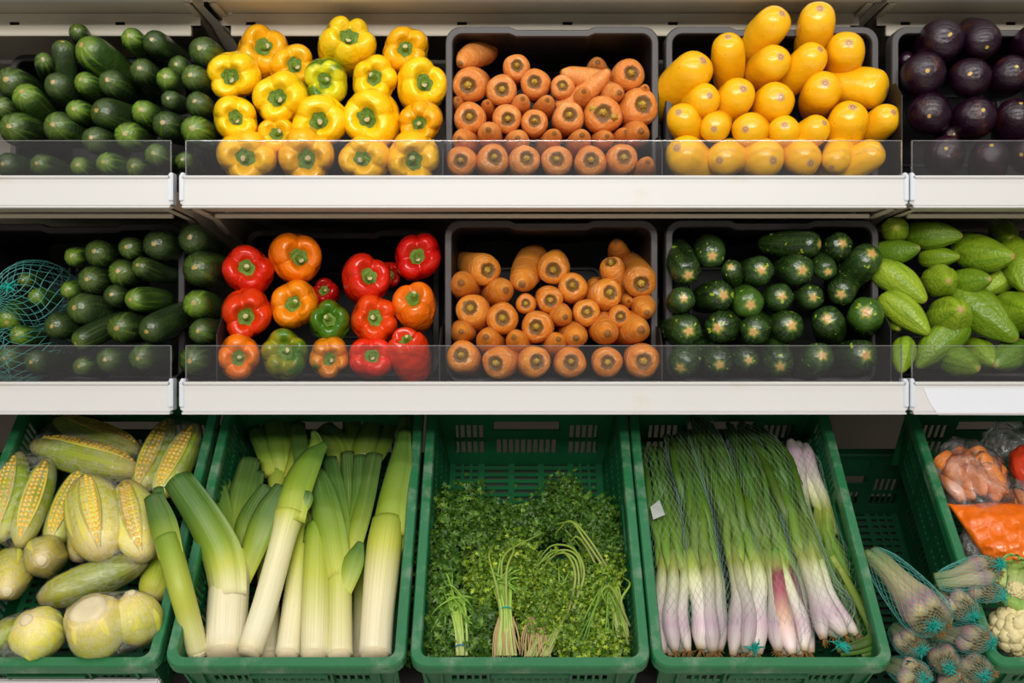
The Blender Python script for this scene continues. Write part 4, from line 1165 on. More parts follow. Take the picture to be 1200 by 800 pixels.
corn_pack('pair of upright green corn cobs at the back right of their crate', [(392, 260, .05, 485, 55, .05, 42, {}), (450, 275, .04, 560, 70, .045, 44, {})])
corn_pack('pair of corn cobs at the left edge, kernels showing', [(-5, 395, .03, 55, 150, .03, 47, {}), (55, 410, .02, 140, 165, .03, 42, dict(ang=-0.2))])
corn_pack('corn cob with dark silk beside the wrapped pair', [(145, 415, .04, 245, 190, .05, 45, {})])
corn_pack('large wrapped pair of pale corn cobs in the crate centre', [(288, 440, -.03, 248, 222, -.005, 74, dict(pale=True, ang=-0.1)), (408, 445, -.015, 360, 235, .01, 62, dict(pale=True))])
corn_pack('small corn cob under the large wrapped pair', [(225, 450, .03, 235, 340, .05, 36, dict(pale=True))])
corn_pack('wrapped corn stump pointing forward between the cobs', [(118, 452, -.03, 140, 430, .10, 58, dict(kernels=False, pale=True, stump=True))])
corn_pack('wrapped corn stump at the left edge of the crate', [(20, 540, -.02, 40, 440, .09, 58, dict(kernels=False, pale=True, stump=True))])
corn_pack('wrapped green corn cob lying across the crate', [(110, 565, .02, 415, 450, .01, 50, dict(kernels=False))])
corn_pack('dark green corn cob squeezed against the right crate wall', [(430, 560, .05, 470, 450, .06, 46, dict(kernels=False)), (445, 470, .06, 455, 400, .08, 36, dict(kernels=False))], film=False)
corn_pack('film-wrapped pair of corn stumps at the front left corner', [(75, 622, -.045, 138, 696, .035, 74, dict(kernels=False, pale=True, stump=True)), (-30, 645, .0, 18, 700, .03, 66, dict(kernels=False))])
corn_pack('film-wrapped pair of thick corn stumps with a pale cut end', [(252, 592, -.060, 302, 708, .03, 80, dict(kernels=False, pale=True, stump='big')), (370, 548, -.045, 408, 685, .03, 68, dict(kernels=False, pale=True, stump=True))])

# ------------------------------------------------------------------ leeks
def strip(pts, widths, n=18, fold=0.25, t0=0.4, t1=1.0, ref=None, th=0.0012, arch=0.0):
    """Folded leaf blade with real thickness."""
    ref = Vector(ref or NA); p = cr(pts, n); w = np.maximum(cr([(q, 0) for q in widths], n)[:, 0], 0.0004)
    us = (-1, -0.55, 0, 0.55, 1); v, tv, f = [], [], []
    for side in (0, 1):
        for k in range(n):
            T = (Vector(p[min(k + 1, n - 1)]) - Vector(p[max(k - 1, 0)])).normalized()
            S = T.cross(ref)
            if S.length < 1e-4: S = Vector((1, 0, 0))
            S.normalize(); N = S.cross(T).normalized()
            for u in us:
                hgt = (abs(u) * fold if arch == 0 else (1 - u * u) * arch) * w[k]
                v.append(Vector(p[k]) + S * (u * w[k]) + N * (hgt - side * th)); tv.append((t0 + (t1 - t0) * k / (n - 1), u * 0.7, 0.3))
    m = n * 5
    for k in range(n - 1):
        for j in range(4):
            a, b_, c, d = k * 5 + j, k * 5 + j + 1, (k + 1) * 5 + j + 1, (k + 1) * 5 + j
            f.append((a, b_, c, d)); f.append((m + d, m + c, m + b_, m + a))
        for j in (0, 4):
            a, d = k * 5 + j, (k + 1) * 5 + j
            f.append((a, d, m + d, m + a))
    for k in (0, n - 1):
        for j in range(4):
            f.append((k * 5 + j, k * 5 + j + 1, m + k * 5 + j + 1, m + k * 5 + j))
    return v, f, tv
LX = lambda x, y: (170 + x * 0.4125, 470 + y * 0.4125)
def leek(label, shaft, leaves, tt=(0.0, 0.5)):
    """shaft: (x, y, d, r) points; leaves: lists of (x, y, d, w), each with its own colour range."""
    root = empty('leek'); pts = [D(*LX(q[0], q[1]), q[2]) for q in shaft]
    root.location = pts[0]; inv = -pts[0]
    rr = [rpx(q[3] * 0.4125, p) for q, p in zip(shaft, pts)]
    v, f, t = tube([p + inv for p in pts], rr, 22, 22, tuple(NA), tt[0], tt[1], lambda a, t: 1 + 0.03 * math.cos(3 * a + t * 3), flat=0.92)
    link('shaft', mesh_of('shaft', v, f, M['leek'], t), root)
    # root plate
    ax = (pts[1] - pts[0]).normalized()
    vv, ff, t2 = tube([pts[0] + inv - ax * 0.006, pts[0] + inv + ax * 0.003], [rr[0] * 0.75, rr[0] * 0.98], 14, 3, tuple(NA), 0, 0.01)
    link('root_plate', mesh_of('root_plate', vv, ff, M['plate'], t2), root)
    for lf in leaves:
        o = {}
        if isinstance(lf[-1], dict): o = lf[-1]; lf = lf[:-1]
        lp = [D(*LX(q[0], q[1]), q[2]) for q in lf]
        v, f, t = strip([p + inv for p in lp], [rpx(q[3] * 0.4125, p) for q, p in zip(lf, lp)], 20, o.get('fold', 0.3), o.get('t0', 0.42), o.get('t1', 1.0), arch=o.get('arch', 0))
        link('leaf', mesh_of('leaf', v, f, M['leek'], t), root)
    tag(root, label, 'leek', 'leeks in the second green crate')
A8 = dict(arch=0.45)
# the back ones first
leek('dark leek fan at the back centre of the crate', [(385, 330, .10, 26), (380, 240, .10, 30), (378, 190, .10, 34)],
     [[(370, 210, .09, 30), (345, 130, .08, 34), (312, 80, .08, 24), A8], [(385, 210, .09, 26), (375, 120, .07, 30), (362, 45, .07, 26), A8], [(395, 210, .09, 24), (400, 120, .08, 30), (405, 40, .08, 26), A8], [(410, 220, .085, 20), (428, 140, .07, 18), (432, 60, .07, 16), A8]], (0.3, 0.66))
leek('dark leek leaves spreading at the back right of the crate', [(600, 300, .12, 26), (590, 220, .11, 30), (580, 180, .11, 34)],
     [[(570, 200, .10, 30), (545, 120, .08, 34), (510, 70, .08, 24), A8], [(585, 200, .10, 26), (590, 110, .09, 30), (585, 40, .09, 24), A8], [(600, 200, .10, 28), (625, 120, .08, 34), (650, 50, .08, 24), A8], [(560, 200, .09, 26), (530, 120, .07, 26), (490, 95, .07, 18), A8], [(610, 220, .1, 24), (670, 130, .09, 26), (700, 45, .09, 24), A8]], (0.3, 0.66))
leek('slim pale leek behind the thick left leek', [(165, 715, .11, 17), (150, 560, .11, 19), (140, 440, .11, 20)], [[(142, 460, .105, 18), (130, 390, .10, 16), (120, 340, .10, 8)]], (0.2, 0.6))
leek('slim leek behind the leaning leek', [(352, 725, .10, 30), (350, 560, .10, 30), (345, 420, .10, 28)], [[(345, 440, .095, 26), (340, 380, .09, 24), (350, 330, .09, 14)]], (0.1, 0.6))
leek('narrow leek wedged between the two rightmost thick leeks', [(605, 722, .11, 22), (612, 600, .11, 22), (615, 480, .11, 22)], [[(615, 500, .10, 20), (625, 430, .10, 18), (640, 380, .10, 10)]], (0.15, 0.5))
leek('leftmost leek with one long green leaf', [(150, 718, .05, 30), (126, 625, .01, 33), (100, 530, -.035, 35), (76, 440, -.048, 36), (62, 390, -.052, 36)],
     [[(74, 440, -.055, 34), (52, 350, -.062, 38), (22, 268, -.065, 26), A8], [(62, 420, -.045, 26), (40, 330, -.055, 26), (38, 245, -.055, 14), A8]], (0.28, 0.66))
leek('thickest leek with a wide fanned top', [(226, 718, .055, 58), (232, 600, .05, 58), (240, 500, .045, 56), (246, 440, .045, 54)],
     [[(270, 520, .06, 26), (318, 390, .02, 40), (350, 310, .005, 38), (388, 240, -.005, 22), A8], [(270, 460, .06, 26), (290, 340, .05, 32), (345, 240, .04, 20), A8],
      [(240, 450, .06, 30), (215, 300, .05, 30), (185, 155, .05, 20), A8], [(250, 450, .065, 28), (262, 300, .06, 36), (298, 165, .06, 30), A8], [(245, 450, .07, 20), (228, 280, .065, 20), (222, 165, .065, 14), A8],
      [(262, 450, .07, 24), (295, 300, .065, 28), (318, 200, .065, 22), A8],
      [(238, 560, .036, 50), (228, 470, .026, 56), (205, 400, .008, 54), (150, 305, -.02, 48), (92, 222, -.035, 42), dict(arch=0.75, t0=0.27, t1=0.92)]], (0.0, 0.46))
leek('tall leek behind the leaning one', [(405, 720, .065, 37), (425, 560, .06, 33), (442, 420, .055, 28), (452, 330, .055, 26)],
     [[(455, 350, .055, 22), (450, 200, .05, 24), (432, 65, .05, 22), A8], [(455, 350, .05, 20), (475, 300, .045, 18), (492, 262, .045, 8), A8]], (0.14, 0.64))
leek('white leek leaning right with a torn curled top', [(296, 712, .03, 37), (345, 560, .02, 36), (392, 390, .01, 36), (412, 320, .005, 44)],
     [[(410, 345, .0, 44), (430, 250, -.005, 46), (470, 165, -.01, 36), (512, 120, -.01, 12), dict(arch=0.55, t0=0.42, t1=0.86)], [(420, 330, .005, 34), (448, 220, .0, 34), (485, 130, .0, 22), (478, 82, -.01, 6), dict(arch=0.5, t0=0.45, t1=0.8)],
      [(430, 320, .005, 24), (452, 280, -.005, 26), (458, 255, -.01, 14), A8]], (0.0, 0.44))
leek('short leek cut off flat at the top', [(481, 722, .05, 40), (484, 600, .045, 40), (487, 470, .04, 38), (488, 372, .04, 33), (487, 350, .04, 30)],
     [[(478, 400, .035, 30), (482, 370, .034, 30), (480, 352, .034, 26), dict(arch=0.6, t0=0.6, t1=0.75)], [(485, 390, .045, 14), (484, 350, .045, 12), (484, 325, .045, 10), A8]], (0.20, 0.72))
leek('slender leek with several upright green leaves', [(552, 722, .055, 38), (553, 600, .05, 35), (552, 500, .045, 36), (552, 450, .045, 38)],
     [[(560, 460, .05, 24), (580, 300, .05, 24), (575, 145, .05, 20), A8], [(575, 460, .05, 24), (605, 300, .045, 26), (612, 155, .045, 20), A8], [(580, 450, .045, 26), (620, 300, .04, 28), (652, 150, .04, 24), A8],
      [(560, 470, .045, 30), (545, 300, .04, 32), (525, 160, .04, 20), A8], [(550, 500, .035, 36), (530, 380, .025, 42), (505, 270, .02, 38), (488, 195, .02, 20), dict(arch=0.5, t0=0.4, t1=0.95)],
      [(558, 540, .04, 30), (590, 460, .025, 32), (612, 400, .02, 10), dict(arch=0.5, t0=0.42, t1=0.85)]], (0.26, 0.52))
leek('rightmost tall leek with a long pointed leaf', [(652, 720, .04, 47), (660, 600, .035, 47), (672, 480, .03, 50), (682, 400, .025, 50), (692, 340, .025, 46)],
     [[(690, 380, .02, 48), (705, 280, .01, 42), (725, 180, .0, 34), (738, 80, .0, 16), dict(arch=0.55, t0=0.5, t1=0.85)], [(700, 380, .03, 40), (720, 240, .02, 38), (742, 100, .02, 30), (745, 45, .02, 22), dict(arch=0.5, t0=0.6, t1=1.0)],
      [(700, 440, .03, 26), (725, 380, .025, 16), (735, 345, .025, 6), A8]], (0.10, 0.58))

# ------------------------------------------------------------------ herbs
HX = lambda x, y: (470 + x * 0.4125, 470 + y * 0.4125)
def leaf_cloud(spots, seed, size, per=7, curl=0.4):
    """Many small three-lobed leaves; spots: (point, outward direction, spread)."""
    r = np.random.RandomState(seed)
    outline = np.array([(0, -0.5), (0.10, 0.05), (0.72, 0.22), (0.60, 0.40), (0.20, 0.38), (0.50, 0.95), (0.22, 0.88), (0, 1.35), (-0.22, 0.88), (-0.50, 0.95), (-0.20, 0.38), (-0.60, 0.40), (-0.72, 0.22), (-0.10, 0.05)])
    V, Fc, T = [], [], []
    for c, out, sp in spots:
        for q in range(per):
            s = size * r.uniform(0.6, 1.25)
            o = np.array(c) + r.normal(0, sp, 3)
            n = np.array(out) + r.normal(0, 0.65, 3); n /= np.linalg.norm(n)
            d = r.normal(0, 1, 3); d -= n * d.dot(n); d /= np.linalg.norm(d)
            e = np.cross(n, d); base = len(V); tone = float(np.clip(r.normal(0.5, 0.25), 0, 1))
            V.append(tuple(o + d * 0.45 * s + n * 0.06 * s)); T.append((tone, 0, 0))
            for x, y in outline:
                V.append(tuple(o + e * x * s + d * y * s - n * (curl * s * (x * x + 0.35 * (y - 0.4) ** 2)))); T.append((tone, 0, 0))
            m = len(outline)
            Fc += [(base, base + 1 + j, base + 1 + (j + 1) % m) for j in range(m)]
    return V, Fc, T
def herb_bunch(label, stem_pts, crown_pts, nst, mat, size, seed, per=7, ns=60, roots=False, band=None, spread=0.012, splay=1.0):
    """stem_pts: path of the tied stems (x, y, d, half-width); crown_pts: leafy blobs (x, y, d, rx_px, ry_px)."""
    rr = random.Random(seed)
    root = empty('herb_bunch'); P0 = D(*HX(*stem_pts[0][:2]), stem_pts[0][2]); root.location = P0; inv = -P0
    spots = []
    tops = []
    for (x, y, d, rx, ry) in crown_pts:
        for q in range(ns):
            a = rr.uniform(0, 6.283); m = math.sqrt(rr.random())
            hh = (1 - m * m) ** 0.5
            p = D(*HX(x + rx * m * math.cos(a), y + ry * m * math.sin(a)), d - 0.035 * hh + 0.012 * rr.random()) + inv
            spots.append((p, (NA + Vector((0.7 * m * math.cos(a), 0, 0)) - UA * 0.5 * m * math.sin(a)), spread)); tops.append(p)
    V, Fc, T_v = leaf_cloud(spots, seed, size, per)
    o = link('foliage', mesh_of('foliage', V, Fc, M[mat], T_v, smooth=False), root); o['kind'] = 'stuff'
    sb = MB()
    for i in range(nst):
        f = rr.uniform(-1, 1)
        pts = [D(*HX(x + f * w, y), d + rr.uniform(-0.006, 0.006)) + inv for x, y, d, w in stem_pts]
        top = rr.choice(tops); last = pts[-1]
        pts = pts + [last.lerp(top, 0.55 * splay) + NA * rr.uniform(0.0, 0.034), last.lerp(top, splay) + NA * rr.uniform(-0.004, 0.008)]
        v, f_, t = tube(pts, [0.0022, 0.0023, 0.0019, 0.0010], 5, 16, tuple(NA)); sb.add(v, f_, t)
    o = link('stems', sb.mesh('stems', M['herbstem'], smooth=True, fix=False), root); o['kind'] = 'stuff'
    if roots:
        rb = MB(); x, y, d, w = stem_pts[0]
        for i in range(34):
            f = rr.uniform(-1, 1)
            a = D(*HX(x + f * w * 0.7, y - 110), d - 0.004) + inv; bq = D(*HX(x + f * w * 1.25 + rr.uniform(-6, 6), y + rr.uniform(-10, 14)), d + rr.uniform(-0.01, 0.012)) + inv
            m = a.lerp(bq, 0.5) + Vector((rr.uniform(-0.004, 0.004), 0, 0.002))
            v, f_, t = tube([a, m, bq], [0.0017, 0.0015, 0.0006], 5, 8, tuple(NA)); rb.add(v, f_)
        o = link('roots', rb.mesh('roots', M['strawroot'], smooth=True, fix=False), root); o['kind'] = 'stuff'
    if band:
        x, y, d, w, mt = band
        c = D(*HX(x, y), d) + inv; ax = UA
        wv = rpx(w * 0.4125, c - inv)
        pts = [c + Vector((wv * math.cos(a), 0, 0)) + NA * (0.011 * math.sin(a)) for a in np.linspace(0, 2 * math.pi, 17)]
        v, f_, t = tube(pts, [0.0012, 0.0012], 6, 24, tuple(UA)); link('tie', mesh_of('tie', v, f_, M[mt]), root)
    tag(root, label, 'herbs', 'herb bunches in the third green crate')
herb_bunch('leafy parsley bunch at the back left of the crate', [(160, 560, .13, 10), (160, 470, .12, 16)], [(165, 315, .095, 95, 70), (110, 420, .09, 55, 80), (240, 360, .10, 80, 60)], 20, 'parsley', 0.0095, 1, ns=120)
herb_bunch('dark herb bunch at the back centre of the crate', [(360, 520, .13, 14), (350, 440, .12, 22)], [(350, 345, .10, 95, 55), (300, 400, .10, 80, 50)], 24, 'parsley', 0.0075, 2, ns=130)
herb_bunch('dark herb bunch at the back right of the crate', [(540, 560, .13, 14), (530, 460, .12, 22)], [(470, 320, .095, 85, 55), (565, 350, .09, 65, 60), (590, 430, .095, 45, 60), (460, 262, .115, 40, 40)], 34, 'parsley', 0.0075, 3, ns=110)
herb_bunch('flat-leaf bunch with pale stems tied by a blue band, front left', [(172, 722, .055, 16), (168, 640, .045, 18), (150, 560, .05, 24)], [(110, 620, .085, 60, 90), (105, 510, .08, 50, 60), (225, 600, .09, 42, 70), (220, 680, .09, 40, 45), (100, 700, .09, 55, 35)], 30, 'parsley', 0.0105, 4, ns=75, band=(172, 700, .05, 18, 'band'))
herb_bunch('herb bunch with long tan roots in the front centre', [(298, 722, .045, 30), (297, 600, .04, 15), (285, 520, .045, 26)], [(255, 470, .075, 60, 60), (330, 450, .08, 60, 60), (240, 540, .085, 40, 50), (350, 540, .085, 40, 70)], 40, 'coriander', 0.0075, 5, ns=90, roots=True, band=(299, 593, .04, 16, 'teal'), splay=0.9)
herb_bunch('frizzy coriander bunch with tan roots right of the centre', [(385, 724, .045, 34), (425, 650, .045, 26), (455, 560, .05, 40)], [(440, 590, .065, 75, 70), (400, 640, .075, 50, 60), (500, 560, .07, 45, 70), (480, 660, .085, 50, 40), (440, 500, .075, 75, 45)], 46, 'coriander', 0.0062, 6, per=10, ns=95, roots=True)
herb_bunch('herb bunch lying along the right crate wall', [(632, 670, .05, 16), (615, 590, .05, 18), (590, 520, .055, 24)], [(570, 500, .08, 60, 60), (560, 600, .085, 50, 60), (600, 690, .09, 50, 35), (530, 700, .085, 60, 32)], 30, 'coriander', 0.0078, 7, ns=85)
# the arching loose stems
for q, (label, paths) in enumerate((('curved bright herb stems arching over the coriander', [[(480, 640), (512, 520), (500, 440), (445, 425), (370, 480)], [(490, 620), (505, 510), (490, 445), (440, 435), (380, 500)], [(470, 620), (495, 500), (470, 435), (420, 430), (365, 510)], [(485, 600), (520, 490), (490, 420), (430, 410), (390, 450)]]),
                                 ('pale herb stems curling near the back right', [[(570, 500), (530, 420), (500, 385), (480, 400)], [(590, 480), (540, 400), (490, 345), (440, 350)], [(575, 470), (520, 390), (480, 340), (438, 375)]]),
                                 ('long herb stems forking up from the tan roots', [[(290, 600), (285, 500), (300, 430), (400, 375)], [(285, 600), (270, 520), (250, 440), (265, 405)], [(300, 600), (300, 480), (320, 420), (300, 380)]]),
                                 ('curled pale stem at the right crate wall', [[(640, 640), (615, 560), (590, 525), (570, 545), (590, 585)], [(650, 640), (625, 570), (650, 520), (630, 500)], [(645, 690), (630, 630), (610, 560)]]))):
    mb = MB()
    for i, pth in enumerate(paths):
        pts = [D(*HX(x, y), 0.045 + 0.012 * math.cos(i + k) - 0.02 * math.sin(math.pi * k / (len(pth) - 1))) for k, (x, y) in enumerate(pth)]
        v, f, t = tube(pts, [0.0024, 0.0024, 0.0020, 0.0012], 7, 30, tuple(NA), 0.1, 0.7); mb.add(v, f, t)
    o = link('herb_sprig', mb.mesh('herb_sprig', M['herbstem'], smooth=True, fix=False)); tag(o, label, 'herbs', 'loose herb stems')

# ------------------------------------------------------------------ spring onions
OX = lambda x, y: (720 + x * 0.4125, 470 + y * 0.4125)
def onion_bundle(label, path, n, seed, leaves=3, red=(), bulb=1.0, netr=None, knot=None, extra=None, roots=True, tag_at=None, t_split=0.46, leafmat='onionleaf'):
    """path: (x, y, d, half-width) from the root end to the leaf tips."""
    rr = random.Random(seed); root = empty('spring_onion_bundle')
    P0 = D(*OX(*path[0][:2]), path[0][2]); root.location = P0; inv = -P0
    m = len(path)
    for i in range(n):
        fx = (i + 0.5) / n * 2 - 1; row = i % 2
        fx += rr.uniform(-0.08, 0.08); ph = rr.uniform(0, 6)
        pts = []
        for k, (x, y, d, w) in enumerate(path):
            cross = 0.32 * math.sin(ph + k * 1.3) if 0 < k else 0
            pts.append(D(*OX(x + w * (fx + cross), y + (rr.uniform(-8, 8) if k == 0 else 0)), d + 0.014 * row + 0.010 * abs(fx)) + inv)
        R0 = 0.0116 * bulb * rr.uniform(0.85, 1.15)
        rad = [0.45 * R0, 1.12 * R0, 1.18 * R0] + [R0 * (0.95 - 0.25 * q / m) for q in range(m)] 
        hi = max(3, int(round(m * 0.62)))
        v, f, t = tube(pts[:hi], rad[:3] + [0.95 * R0, 0.9 * R0, 0.75 * R0, 0.5 * R0], 12, 24, tuple(NA), 0.0, 0.62)
        st = link('stalk', mesh_of('stalk', v, f, M['onionred' if i in red else 'onion'], t), root)
        if roots:
            rb = MB(); p0 = pts[0]; ax = (pts[0] - pts[1]).normalized()
            for q in range(12):
                dd = (ax + Vector((rr.gauss(0, 0.6), rr.gauss(0, 0.6), rr.gauss(0, 0.6)))).normalized()
                vv, ff, _ = tube([p0, p0 + dd * 0.007, p0 + dd * rr.uniform(0.009, 0.016) + Vector((0, 0, -0.002))], [0.0007, 0.0006, 0.0003], 4, 4); rb.add(vv, ff)
            o = link('roots', rb.mesh('roots', M['root'], fix=False), st); o['kind'] = 'stuff'
        for lf in range(leaves):
            a = hi - 2; jw = rr.uniform(-0.7, 0.7)
            lp = [pts[a].lerp(pts[a + 1], 0.25)]
            for k in range(a + 1, m):
                x, y, d, w = path[k]
                g = (k - a) / (m - a)
                lp.append(D(*OX(x + w * (fx * (1 - 0.3 * g) + jw * g * 1.5 + 0.22 * math.sin(ph + 2.1 * k + lf * 2)), y + rr.uniform(-4, 4) + (rr.uniform(-12, 22) if k == m - 1 else 0)), d - 0.014 * g + 0.034 * rr.random()) + inv)
            v, f, t = tube(lp, [0.60 * R0, 0.64 * R0, 0.52 * R0, rr.uniform(0.2, 0.45) * R0], 8, 20, tuple(NA), 0, 1, flat=0.75)
            link('leaf', mesh_of('leaf', v, f, M[leafmat], t), root)
    if netr:
        pp = [D(*OX(x, y), d + 0.008) + inv for x, y, d, w in path]
        rad = [rpx(w * 0.4125, p - inv) * 1.12 + 0.007 for (x, y, d, w), p in zip(path, pp)]
        v, f = net_vf(pp, [0.006] + rad, netr[0], netr[1], 0.00024, flat=0.62)
        link('net', mesh_of('net', v, f, M['palethread'], smooth=False), root)
    if knot:
        kb = MB(); kc = D(*OX(*knot[:2]), knot[2]) + inv
        for q in range(26):
            dd = Vector((rr.gauss(0, 1), rr.gauss(0, 0.8) - 0.4, rr.gauss(0, 0.8))).normalized(); l = rr.uniform(0.008, 0.024)
            vv, ff, _ = tube([kc, kc + dd * l * 0.5 + Vector((rr.uniform(-.004, .004), 0, 0.003)), kc + dd * l], [0.0016, 0.0012, 0.0005], 4, 6); kb.add(vv, ff)
        link('net_knot', kb.mesh('net_knot', M['teal'], smooth=True, fix=False), root)
    if tag_at:
        x, y, d = tag_at
        c = [D(*OX(x + dx, y + dy), d + 0.003 * k) + inv for k, (dx, dy) in enumerate(((-20, -8), (6, -28), (22, 14), (-12, 28)))]
        v = c + [p - NA * 0.0008 for p in c]
        link('paper_tag', MB().add(v, [(0, 1, 2, 3), (7, 6, 5, 4)] + [(i, (i + 1) % 4, 4 + (i + 1) % 4, 4 + i) for i in range(4)]).mesh('paper_tag', M['ticket']), root)
    tag(root, label, 'spring onions', 'spring onion bundles in the fourth green crate')
onion_bundle('leftmost lilac-white spring onion bundle with a paper tag', [(176, 715, .06, 42), (168, 620, .05, 42), (162, 520, .045, 40), (155, 420, .045, 36), (142, 320, .045, 36), (125, 230, .05, 32), (105, 140, .06, 28)], 5, 21, 3, red=(3,), netr=(40, 18), tag_at=(122, 308, .02), bulb=1.05)
onion_bundle('second spring onion bundle with creamy white stalks', [(270, 712, .055, 36), (266, 620, .045, 36), (256, 520, .045, 34), (246, 420, .045, 32), (230, 310, .04, 30), (205, 200, .04, 28), (176, 100, .05, 24)], 4, 22, 4, netr=(40, 18), bulb=1.25)
onion_bundle('third spring onion bundle, stalks crossing, tall green tops', [(370, 716, .055, 46), (372, 610, .045, 44), (365, 510, .04, 42), (346, 400, .04, 38), (316, 280, .03, 36), (275, 150, .03, 34), (240, 55, .05, 26)], 5, 23, 5, netr=(42, 20), bulb=1.25, knot=(398, 705, .04))
onion_bundle('spring onion bundle with a wine-red stalk in the middle', [(512, 716, .05, 58), (500, 620, .045, 52), (478, 510, .04, 48), (452, 420, .04, 42), (422, 310, .03, 38), (390, 180, .03, 36), (350, 72, .05, 28)], 6, 24, 5, red=(2, 3), netr=(42, 24), bulb=1.15)
onion_bundle('spring onion bundle splaying right with purple-tinged bulbs', [(640, 670, .03, 60), (606, 590, .025, 44), (566, 490, .025, 36), (536, 390, .025, 32), (500, 280, .02, 34), (445, 160, .025, 36), (385, 80, .045, 30)], 4, 25, 4, netr=(40, 20), bulb=1.25, knot=(640, 695, .03))
onion_bundle('upside-down spring onion bundle, bulbs at the back', [(520, 115, .05, 34), (535, 180, .045, 34), (560, 270, .045, 34), (590, 380, .045, 40), (630, 480, .05, 50), (680, 590, .055, 50), (705, 690, .06, 44)], 3, 26, 5, netr=(40, 18), bulb=1.3, roots=False)
# bent-over green leaves at the front right corner
mb_root = empty('onion_leaves'); mb_root.location = D(*OX(690, 690), .04)
for q, pth in enumerate(([(640, 470), (700, 580), (735, 660), (700, 690), (630, 705)], [(660, 520), (715, 610), (738, 680), (690, 705), (640, 715)], [(620, 440), (690, 560), (742, 650), (735, 705), (700, 722)], [(600, 360), (640, 420), (680, 480)])):
    pts = [D(*OX(x, y), 0.03 + 0.006 * q) - mb_root.location for x, y in pth]
    v, f, t = strip(pts, [0.006, 0.009, 0.009, 0.006], 22, 0.3, 0.1, 0.8, arch=0.5)
    link('leaf', mesh_of('leaf', v, f, M['onionleaf'], t), mb_root)
tag(mb_root, 'green onion leaves folded over at the front right corner', 'onion leaves')

# ------------------------------------------------------------------ garlic bundles in the gap
GX = lambda x, y: (960 + x * 0.225, 620 + y * 0.225)
def garlic(label, tail, head, w, seed, n=5, knot=None, R0=0.011, tilt=0.0):
    """tail, head: (x, y, d); bulbs with root tufts sit at the head end."""
    rr = random.Random(seed); root = empty('garlic_bundle')
    A = D(*GX(*head[:2]), head[2]); B = D(*GX(*tail[:2]), tail[2]); root.location = A
    ax = (A - B).normalized(); S = ax.cross(NA).normalized(); N = S.cross(ax).normalized(); Ln = (A - B).length
    W = rpx(w * 0.225, A)
    for i in range(n):
        an = 2 * math.pi * i / max(n - 1, 1) + rr.uniform(-0.3, 0.3); rad_ = 0.62 * W if i else 0.0
        off = S * (rad_ * math.cos(an)) + N * (rad_ * 0.8 * math.sin(an)); hb = rr.uniform(-0.008, 0.008)
        pts = [off + ax * hb, off * 1.02 - ax * (0.018 - hb), off * 0.85 - ax * Ln * 0.35, off * 0.65 - ax * Ln * 0.7, off * 0.6 - ax * Ln + S * rr.uniform(-0.01, 0.01)]
        v, f, t = tube(pts, [0.45 * R0, 1.25 * R0, 1.5 * R0, 1.15 * R0, 0.85 * R0, 0.75 * R0, 0.6 * R0], 12, 22, tuple(NA), 0, 1, lambda a, t: 1 + 0.05 * math.cos(4 * a + 3 * t))
        st = link('stalk', mesh_of('stalk', v, f, M['garlic'], t), root)
        rb = MB(); p0 = pts[0]
        for q in range(64):
            dd = (ax + Vector((rr.gauss(0, 0.75), rr.gauss(0, 0.75), rr.gauss(0, 0.75)))).normalized()
            vv, ff, _ = tube([p0 - ax * 0.003, p0 + dd * 0.006, p0 + dd * rr.uniform(0.009, 0.017)], [0.0012, 0.0010, 0.0005], 4, 4); rb.add(vv, ff)
        o = link('roots', rb.mesh('roots', M['root'], fix=False), st); o['kind'] = 'stuff'
    path = [ax * 0.020, ax * 0.012, -ax * 0.01, -ax * Ln * 0.4, -ax * Ln * 0.8, -ax * Ln]
    v, f = net_vf(path, [0.006, W * 0.85, W * 1.12 + R0 * 0.4, W * 1.0 + R0 * 0.6, W * 0.75 + R0 * 0.5, W * 0.55], max(16, int(Ln / 0.006)), 22, 0.0003, flat=0.85)
    link('net', mesh_of('net', v, f, M['thread'], smooth=False), root)
    kb = MB(); kc = (S * rr.uniform(-0.3, 0.3) * W if knot is None else S * knot[0] * W + N * knot[1] * W) + ax * 0.016
    for q in range(60):
        dd = (Vector((rr.gauss(0, 1), rr.gauss(0, 1), rr.gauss(0, 1))) + ax * 0.4).normalized(); l = rr.uniform(0.004, 0.018)
        vv, ff, _ = tube([kc, kc + dd * l * 0.5 + ax * 0.002 + S * rr.uniform(-.003, .003), kc + dd * l + S * rr.uniform(-.005, .005)], [0.0011, 0.0009, 0.0004], 4, 6); kb.add(vv, ff)
    link('net_knot', kb.mesh('net_knot', M['teal'], smooth=True, fix=False), root)
    tag(root, label, 'garlic', 'netted garlic bundles in the gap between crates')
garlic('largest netted garlic bundle leaning on the onion crate, roots forward', (285, 130, .03), (585, 475, -.035), 105, 31, 7, knot=(0.3, 0.2), R0=0.0135)
garlic('netted garlic bundle lying across the top beside the orange bag', (610, 280, -.02), (880, 205, -.045), 62, 32, 4, knot=(0.2, 0.6))
garlic('bundle of fat garlic stalks hanging over the cauliflower crate rim', (700, 270, .0), (900, 330, -.025), 50, 37, 3)
garlic('small netted garlic bundle tucked under the crosswise one', (620, 300, .02), (760, 420, -.01), 68, 33, 5)
garlic('netted garlic bundle pointing right above the lowest pair', (590, 540, .05), (845, 575, .0), 62, 34, 5)
garlic('netted garlic bundle left, against the onion crate', (400, 520, .06), (500, 610, .01), 66, 35, 5)
garlic('netted garlic bundle in the middle of the heap', (600, 590, .08), (660, 700, .01), 62, 36, 5)
garlic('netted garlic bundle at the bottom left of the heap', (380, 700, .07), (520, 770, .015), 66, 38, 5)
garlic('netted garlic bundle at the bottom right of the heap', (720, 660, .07), (840, 745, .015), 66, 39, 5)
garlic('lowest netted garlic bundle, cut off by the picture edge', (640, 760, .08), (730, 830, .03), 62, 40, 5)

